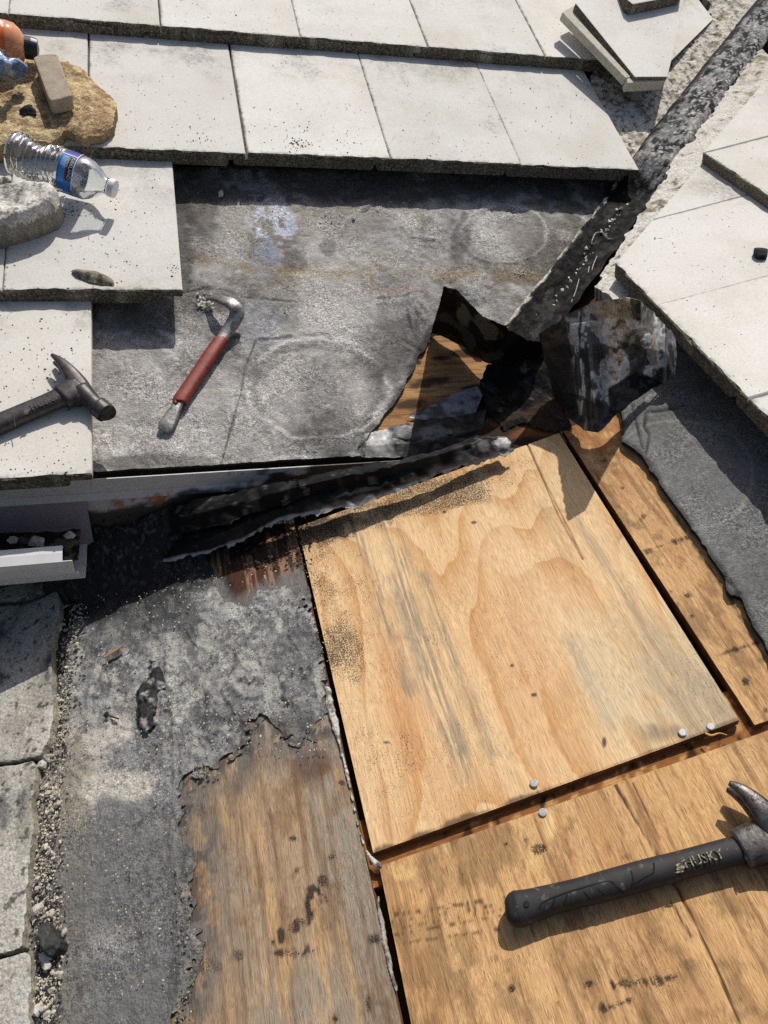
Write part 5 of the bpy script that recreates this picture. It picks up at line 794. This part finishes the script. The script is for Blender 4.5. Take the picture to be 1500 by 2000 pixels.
# ================================================================== bottles and bag
def pet(name, tint, alpha):
    mt, nt, b = new_mat(name); N = nt.nodes; out = N['Material Output']; tr = nd(nt, 'ShaderNodeBsdfTransparent'); tr.inputs[0].default_value = (*tint, 1); gl = nd(nt, 'ShaderNodeBsdfGlossy'); gl.inputs['Roughness'].default_value = .06; fz = nd(nt, 'ShaderNodeFresnel', IOR=1.55)
    ml = math_(nt, 'ADD', math_(nt, 'MULTIPLY', fz.outputs[0], 1.1), alpha, clamp=True); mx = N.new('ShaderNodeMixShader'); nt.links.new(ml, mx.inputs[0]); nt.links.new(tr.outputs[0], mx.inputs[1]); nt.links.new(gl.outputs[0], mx.inputs[2]); nt.links.new(mx.outputs[0], out.inputs['Surface'])
    bp = nd(nt, 'ShaderNodeBump', Strength=.4, Distance=.003); nt.links.new(noise_(nt, coords(nt), 60, 3), bp.inputs['Height']); nt.links.new(bp.outputs[0], gl.inputs['Normal']); nt.links.new(bp.outputs[0], fz.inputs['Normal']); return mt
def lathe(p0, p1, prof, seg_=48):
    d = p1 - p0; L = np.linalg.norm(d); d = d / L; u = np.cross(d, (0, 0, 1.0)); u /= np.linalg.norm(u); w = np.cross(u, d); V = []; f = []
    for t, r in prof:
        for k in range(seg_): a = 2 * math.pi * k / seg_; V.append(p0 + d * t * L + (u * math.cos(a) + w * math.sin(a)) * r)
    for i in range(len(prof) - 1):
        for k in range(seg_): f.append([i * seg_ + k, i * seg_ + (k + 1) % seg_, (i + 1) * seg_ + (k + 1) % seg_, (i + 1) * seg_ + k])
    return np.array(V), f, (d, u, w, L)
p0 = UP.at(22, 296, .100); p1 = UP.at(226, 370, .090); R0 = .0345
wb = empty('water_bottle', UP, tuple((p0 + p1) / 2 - np.array([0, 0, .035])), 'clear crushed water bottle with blue label and white cap lying on the tiles', 'bottle')
prof = [(0, .004), (.004, .022), (.012, .029), (.03, R0 * .98)]
for k in range(9):
    t0 = .05 + k * .048; prof += [(t0, R0), (t0 + .016, R0 * .995), (t0 + .024, R0 * .90), (t0 + .034, R0 * .905), (t0 + .042, R0 * .99)]
prof += [(.49, R0 * .97), (.51, R0 * .965), (.66, R0 * .965), (.68, R0 * .985), (.72, R0 * .97), (.77, R0 * .86), (.82, R0 * .70), (.87, R0 * .50), (.905, R0 * .40), (.93, R0 * .38), (.935, R0 * .44), (.94, R0 * .44), (.945, R0 * .37)]
V, f, ax = lathe(p0, p1, prof, 64); nv = fbm(V[:, 0] * 40, V[:, 1] * 40, 801, 3) - .5; tt = ((V - p0) @ ax[0]) / ax[3]; V += np.outer(nv * .006 * (tt < .5), ax[2]); V[:, 2] -= .010 * np.exp(-((tt - .25) / .10) ** 2) * (V[:, 2] > p0[2]); V += np.outer((fbm(tt * 14, np.arctan2((V - p0) @ ax[2], (V - p0) @ ax[1]) * 1.2, 805, 3) - .5) * .010 * ss(.62, .5, tt) * ss(.02, .08, tt), ax[1])
M['pet'] = pet('clear_pet', (.93, .95, .96), .035); mesh_obj('body', V, f, M['pet'], parent=wb, fr=UP, smooth=True)
M['cap'] = plain('white_plastic', lin(222, 222, 222), .4, .5, namt=.03, bstr=.02); V, f, _ = lathe(p0, p1, [(.942, .001), (.942, .0152), (.99, .0152), (.998, .0140), (1.0, .001)], 36); mesh_obj('cap', V, f, M['cap'], parent=wb, fr=UP)
def wrap(t0, t1, a0, a1, r, nt_=6, na=40):
    V = []; d, u, w, L = ax
    for t in np.linspace(t0, t1, nt_):
        for a in np.linspace(a0, a1, na): V.append(p0 + d * t * L + (u * math.cos(a) + w * math.sin(a)) * r)
    return np.array(V), grid_faces(nt_, na).tolist()
def lab(name, c): M[name] = plain(name, c, .35, .5, namt=.04, bscale=60, bstr=.05); return M[name]
V, f = wrap(.512, .658, 0, 6.2832, R0 * .985, 6, 64); lb_ = mesh_obj('label', V, f, lab('label_blue', lin(36, 112, 190)), parent=wb, fr=UP, smooth=True)
def onwrap(nm, t0, t1, a0, a1, m_, k=1.0): V, f = wrap(t0, t1, a0, a1, R0 * .985 + .0004 * k, 3, 16); return mesh_obj(nm, V, f, m_, parent=lb_, fr=UP)
# the side seen by the camera is near angle pi/2 (top) to pi
CA = 1.15
onwrap('dark_panel', .600, .645, CA - .75, CA + .42, lab('label_black', lin(28, 24, 28)), 1); onwrap('red_band', .588, .600, CA - .7, CA + .38, lab('label_red', lin(170, 30, 36)), 1); onwrap('top_band', .512, .658, CA + .52, CA + 1.25, lab('label_navy', lin(30, 60, 150)), 1); onwrap('white_band', .512, .658, CA + .47, CA + .52, M['cap'], 1.4); onwrap('white_edge', .652, .660, CA - 1.2, CA + 1.2, M['cap'], 1.6); onwrap('pale_band', .53, .585, CA - .9, CA + .40, lab('label_sky', lin(64, 150, 214)), 1)
V, f = wrap(.511, .659, 0, 6.2832, R0 * .972, 4, 48); mesh_obj('label_back', V, f, M['cap'], parent=lb_, fr=UP, smooth=True)
def wraptext(body, size, tpos, a_start, m_, k=2.0):
    V, f = text_mesh(body, size, 0.0); d, u, w, L = ax; r = R0 * .985 + .0004 * k; out = []
    for x, y, z in V: a = a_start - x / r; t = tpos + y / L; out.append(p0 + d * t * L + (u * math.cos(a) + w * math.sin(a)) * r)
    return mesh_obj('lettering', out, f, m_, parent=lb_, fr=UP)
wraptext('KIRKLAND', .0078, .626, CA + .38, M['cap']); wraptext('Signature', .0045, .594, CA + .3, M['cap']); wraptext('PURIFIED', .0052, .567, CA + .34, M['cap']); wraptext('WATER', .0052, .545, CA + .34, M['cap'])
# orange drink bottle at the frame edge
q0 = UP.at(-150, 60, .125); q1 = UP.at(77, 97, .105); ob = empty('drink_bottle', UP, tuple((q0 + q1) / 2 - np.array([0, 0, .04])), 'bottle of orange drink with dark cap at the left edge', 'bottle')
V, f, _ = lathe(q0, q1, [(0, .002), (.01, .03), (.05, .036), (.72, .037), (.78, .035), (.83, .028), (.865, .019), (.875, .0165)], 48)
mt, nt, b = new_mat('orange_drink'); b.inputs['Base Color'].default_value = (*lin(226, 150, 104), 1); b.inputs['Roughness'].default_value = .12; b.inputs['Subsurface Weight'].default_value = .2; b.inputs['Subsurface Radius'].default_value = (.01, .006, .003); b.inputs['Coat Weight'].default_value = .6; mesh_obj('body', V, f, mt, parent=ob, fr=UP, smooth=True)
V, f, _ = lathe(q0, q1, [(.872, .001), (.872, .0185), (.93, .0185), (.985, .0165), (1, .001)], 30); mesh_obj('cap', V, f, plain('black_plastic', lin(36, 40, 42), .35, .5, namt=.05, bstr=.02), parent=ob, fr=UP)
mt, nt, b = new_mat('orange_label'); b.inputs['Roughness'].default_value = .35; c = mixc(nt, ramp(nt, noise_(nt, coords(nt), 70, 3), .48, .56), lin(232, 108, 30), lin(240, 224, 206)); nt.links.new(c, b.inputs['Base Color']); V, f, _ = lathe(q0, q1, [(.2, .0374), (.71, .0374)], 48); mesh_obj('label', V, f, mt, parent=ob, fr=UP, smooth=True)
M['bag'] = attr_mat('blue_plastic_film', 40, .1, bscale=50, bstr=.5, bdist=.004, rough=.3, spec=.5)
crumple('plastic_scrap', UP, [[(-30, 100, .11), (0, 106, .13), (28, 114, .13), (50, 120, .118)], [(-30, 125, .125), (0, 125, .14), (24, 132, .125), (46, 138, .108)], [(-30, 150, .10), (0, 146, .115), (20, 150, .10), (36, 156, .092)]], M['bag'], lambda X, Y, V: mix(np.tile(lin(112, 140, 182), (len(V), 1)), lin(190, 204, 222), ss(.46, .6, fbm(V[:, 0] * 60, V[:, 1] * 60, 811, 4))), 8, .016, 50, .0006, 21, .002, base=tuple(UP.at(10, 150, .09)), label='crumpled blue plastic film scrap on the tan mortar slab', cat='plastic scrap')
# ================================================================== debris
for i, (px, py, ang) in enumerate(((1280, 467, 0), (208, 1396, 1))):
    fr = (LO, LO)[i]; h0 = (.078, .008)[i]; A = fr.at(px, py, h0); B_ = fr.at(px + (14, 24)[i], py + (-1, 8)[i], h0); V1 = tube([A, B_], [.0013, .0011], [.0013, .0011], 8); dv = (B_ - A) / np.linalg.norm(B_ - A); V2 = tube([A - dv * .0012, A], [.0042, .0042], [.0042, .0042], 14); V, f = cat_mesh([V1, V2]); mesh_obj('loose_nail', V, f, M['tool_dark'], fr=fr, base=tuple(A), label=('short dark nail lying on the right-hand cream tile', 'dark roofing nail lying on the grey lower felt')[i], cat='nail')
slab('tar_blob', LO, [(1470, 480), (1482, 477), (1500, 478), (1504, 486), (1498, 494), (1482, 495), (1472, 489)], .086, .008, M['mastic'], lambda X, Y, a, b: np.tile(lin(40, 42, 46), (len(a), 1)), 'shiny black tar blob on the right-hand cream tile', 'tar', rough=3, step=.002, rim=.004)
slab('tar_lump', LO, [(292, 1285), (312, 1287), (313, 1315), (318, 1338), (300, 1345), (305, 1375), (296, 1395), (303, 1412), (282, 1432), (262, 1412), (266, 1380), (264, 1345), (285, 1328)], .013, .011, M['mastic'], lambda X, Y, a, b: mix(np.tile(lin(52, 52, 53), (len(a), 1)), lin(150, 146, 138), ss(.52, .66, fbm(a * 90, b * 90, 5))), 'knobbly black tar lump standing on the grey lower felt', 'tar', rough=22, step=.0018, hn=.012, hs=90, rim=.006)
slab('tar_lump', LO, [(66, 1808), (80, 1792), (92, 1800), (102, 1825), (110, 1830), (104, 1848), (84, 1868), (70, 1852), (64, 1828)], .03, .024, M['mastic'], lambda X, Y, a, b: np.tile(lin(66, 66, 66), (len(a), 1)) * (.5 + fbm(a * 90, b * 90, 5)[:, None]), 'dark tar lump among the white pebbles at lower left', 'tar', rough=10, step=.002, hn=.012, hs=60, rim=.012)
P = np.array([LO.at(x, y, .014) for x, y in ((203, 1284), (222, 1272), (240, 1261))]); V, f = tube(P, [.0022, .0034, .0015], [.001, .0014, .001], 8, 3); mesh_obj('wood_splinter', V, f, plain('splinter_wood', lin(150, 122, 92), .8, .2), fr=LO, base=tuple(P[0]), label='thin brown wood splinter on the grey lower felt', cat='splinter')
P = np.array([LO.at(*q) for q in ((1378, 1432, .004), (1390, 1436, .006), (1405, 1432, .006), (1420, 1436, .006))]); V, f = tube(smooth_path(P, 4), list(np.linspace(.0014, .0005, 13)), [.0008] * 13, 7, 2.5); mesh_obj('wood_splinter', V, f, plain('pale_splinter', lin(206, 160, 98), .8, .2), fr=LO, base=tuple(P[0]), label='pale wood splinter at the lower right corner of the plywood patch', cat='splinter')
# gravel drift beside the worn tiles
band = [(150, 1190), (135, 1260), (126, 1340), (118, 1420), (100, 1500), (96, 1600), (94, 1700), (94, 1800), (90, 1900), (86, 2010)]; hw = [22, 26, 24, 30, 34, 38, 34, 34, 28, 28]
q = random.Random(5); small = []; cnt = 0
for i in range(1500):
    y = q.uniform(1180, 2020); x0 = np.interp(y, [p[1] for p in band], [p[0] for p in band]); w_ = np.interp(y, [p[1] for p in band], hw); x = x0 + q.gauss(0, .45) * w_; small.append((x, y, q.uniform(.0008, .0026)))
crumbs('fine_gravel', LO, small, .007, M['pebble'], 'fine pale gravel drifted along the edge of the worn tiles', 'gravel')
blk = []
for i in range(500):
    y = q.uniform(1180, 2020); x0 = np.interp(y, [p[1] for p in band], [p[0] for p in band]); w_ = np.interp(y, [p[1] for p in band], hw); blk.append((x0 + q.gauss(0, .5) * w_, y, q.uniform(.001, .0035)))
crumbs('tar_crumbs', LO, blk, .007, M['tarlump'], 'black tar crumbs mixed into the gravel at lower left', 'tar crumbs')
for i in range(46):
    y = q.uniform(1240, 2000); x0 = np.interp(y, [p[1] for p in band], [p[0] for p in band]); w_ = np.interp(y, [p[1] for p in band], hw); r = q.uniform(.0030, .0052)
    stone('pebble', LO, x0 + q.gauss(0, .4) * w_, y, .007, (r, r * q.uniform(.6, .9), r * .6), M['pebble'], 900 + i, 'small pale pebble in the gravel beside the worn left tiles', 'pebble', 'pebbles at lower left')
for i, (x, y, r, lb) in enumerate(((92, 1482, .008, 'white stone just below the broken corner of the worn tile'), (82, 1495, .009, 'large pale stone wedged beside the second worn tile'), (76, 1776, .009, 'yellowish stone above the dark tar lump'), (92, 1868, .010, 'white stone touching the lower end of the tar lump'), (105, 1860, .008, 'round white stone right of the tar lump foot'), (92, 1884, .008, 'cream stone second below the dark tar lump'), (74, 1975, .008, 'bright white flake standing in the gravel at the bottom'), (84, 1973, .006, 'small white flake right beside the bright one'), (116, 1228, .007, 'pale stone in shade beside the top worn tile'), (124, 1218, .006, 'smaller pale stone in shade next to the worn tile'))): stone('gravel_stone', LO, x, y, .008, (r, r * .75, r * .6), M['mortar_white'], 960 + i, lb, 'stone', 'larger stones in the gravel')
# grit on felt and boards, and black crumbs over the tiles
gr = [(q.uniform(120, 640), q.uniform(1100, 1480), q.uniform(.0006, .002)) for _ in range(900)] + [(q.uniform(150, 380), q.uniform(1480, 2000), q.uniform(.0005, .0014)) for _ in range(300)]
crumbs('pale_grit', LO, gr, .007, M['pebble'], 'scattered pale grit on the lower grey felt', 'grit')
gr = [(q.gauss(360, 8) + 6 * math.sin(y / 23), y, q.uniform(.0008, .0024)) for y in [q.uniform(1640, 2000) for _ in range(90)]] + [(q.gauss(400, 14), q.gauss(1506, 8), q.uniform(.001, .003)) for _ in range(30)]
crumbs('edge_grit', LO, gr, .006, plain('grey_grit', lin(140, 134, 118), .95, .1, nscale=60, namt=.4), 'grey granules crumbling along the torn edge of the lower felt', 'grit')
bk = [(q.uniform(185, 600), q.uniform(960, 1085), q.uniform(.0008, .0036)) for _ in range(1100)]
def crumbs_on(name, fr, spots, hf, mat, label, cat):
    L = []
    for i, (x, y, r) in enumerate(spots):
        p = fr.at(x, y, .03); p[2] = float(hf(p[0], p[1])) + r * .3; L.append(hull_(p, (r * random.uniform(.7, 1.3), r * random.uniform(.7, 1.3), r * .7), i, 7))
    V, f = cat_mesh(L); return mesh_obj(name, V, f, mat, fr=fr, base=tuple(V[0]), label=label, cat=cat, kind='stuff')
crumbs_on('tar_rubble', LO, bk, lambda a, b: .006 + float(bank(np.array([a]), np.array([b]))[0]), M['tarlump'], 'black tar rubble heaped at the foot of the fascia', 'rubble')
def tile_h(b, row): return HB + TT - .028 * (b - row) / .42
spots = []
for row, lim in ((.632, (-.62, .5)), (.295, (-.68, -.40)), (-.041, (-.66, -.55)), (1.005, (-.68, .6))):
    for _ in range(150 if row < .6 else 90):
        a = q.uniform(*lim); b_ = row + abs(q.gauss(0, .16)); 
        if b_ < row + .33: spots.append((a, b_, tile_h(b_, row), q.uniform(.0004, .0013) * (2 if q.random() < .06 else 1)))
for cx, cy, n_, s_ in ((220, 420, 40, 60), (250, 540, 40, 50), (560, 270, 40, 40), (90, 640, 30, 50), (120, 720, 30, 40), (300, 240, 30, 60), (800, 290, 20, 60), (1080, 220, 30, 50), (580, 290, 60, 14), (690, 280, 20, 18), (130, 415, 50, 16), (345, 530, 30, 8), (300, 330, 12, 20), (400, 285, 12, 18)):
    for _ in range(n_):
        P_ = UP.at(cx + q.gauss(0, s_), cy + q.gauss(0, s_ * .6), .05); row = .632 if P_[1] > .6 else (.295 if P_[1] > .27 else -.041)
        if P_[1] > row + .003 and not (row < .6 and P_[0] > -.395) and not (row < .2 and P_[0] > -.54): spots.append((P_[0], P_[1], tile_h(P_[1], row), q.uniform(.0006, .0022)))
L = [hull_((a, b_, h + r * .3), (r * q.uniform(.7, 1.3), r * q.uniform(.7, 1.3), r * .6), i, 7) for i, (a, b_, h, r) in enumerate(spots)]
V, f = cat_mesh(L); mesh_obj('tile_crumbs', V, f, M['tarlump'], fr=UP, base=tuple(V[0]), kind='stuff', label='black tar crumbs scattered over the cream upper tiles', cat='crumbs')
L = []
for i in range(170):
    a = q.uniform(.42, .9); b_ = q.uniform(-.25, .5); row = .411 if a < .733 else .733; r = q.uniform(.0004, .0012); L.append(hull_((a, b_, HR + TT - .028 * (a - row) / .42 + r * .3), (r, r * 1.2, r * .6), i, 7))
V, f = cat_mesh(L); mesh_obj('tile_crumbs', V, f, M['tarlump'], fr=LO, base=tuple(V[0]), kind='stuff', label='sparse dark crumbs on the right-hand cream tiles', cat='crumbs')
# white crumbs along the valley felt and near the hook of the pry bar
cr = [(1055 + (1230 - 1055) * k + q.gauss(-6, 6), 645 + (395 - 645) * k + q.gauss(0, 6), q.uniform(.002, .006)) for k in [q.random() for _ in range(70)]]
crumbs('mortar_crumbs', UP, cr, .016, M['mortar_white'], 'white mortar crumbs along the left edge of the valley felt', 'mortar crumbs')
cr = [(400 + q.gauss(0, 9), 592 + q.gauss(0, 8), q.uniform(.001, .005)) for _ in range(46)] + [(565 + q.gauss(0, 5), 605 + q.gauss(0, 5), q.uniform(.001, .004)) for _ in range(8)] + [(q.uniform(370, 560), q.uniform(370, 620), q.uniform(.0006, .002)) for _ in range(60)] + [(670 + q.gauss(0, 22), 425 + q.gauss(0, 8), q.uniform(.001, .003)) for _ in range(30)] + [(1020 + q.gauss(0, 10), 535 + q.gauss(0, 3), q.uniform(.001, .003)) for _ in range(14)]
crumbs('plaster_crumbs', UP, cr, .003, M['mortar_white'], 'crumbled white plaster by the pry bar hook on the underlayment', 'plaster crumbs')
for i, (x, y, r, lb) in enumerate(((690, 427, .006, 'small tan stone at the top of the upper underlayment'), (432, 380, .010, 'pale flake in the shade under the tile edge'), (1190, 490, .014, 'grey round tar lump sitting in the valley felt'))): stone('stone_chip', UP, x, y, (.002, .002, .02)[i], (r, r * .6, r * .5), (M['mortar_white'], M['mortar_white'], M['tarlump'])[i], 990 + i, lb, 'stone chip')
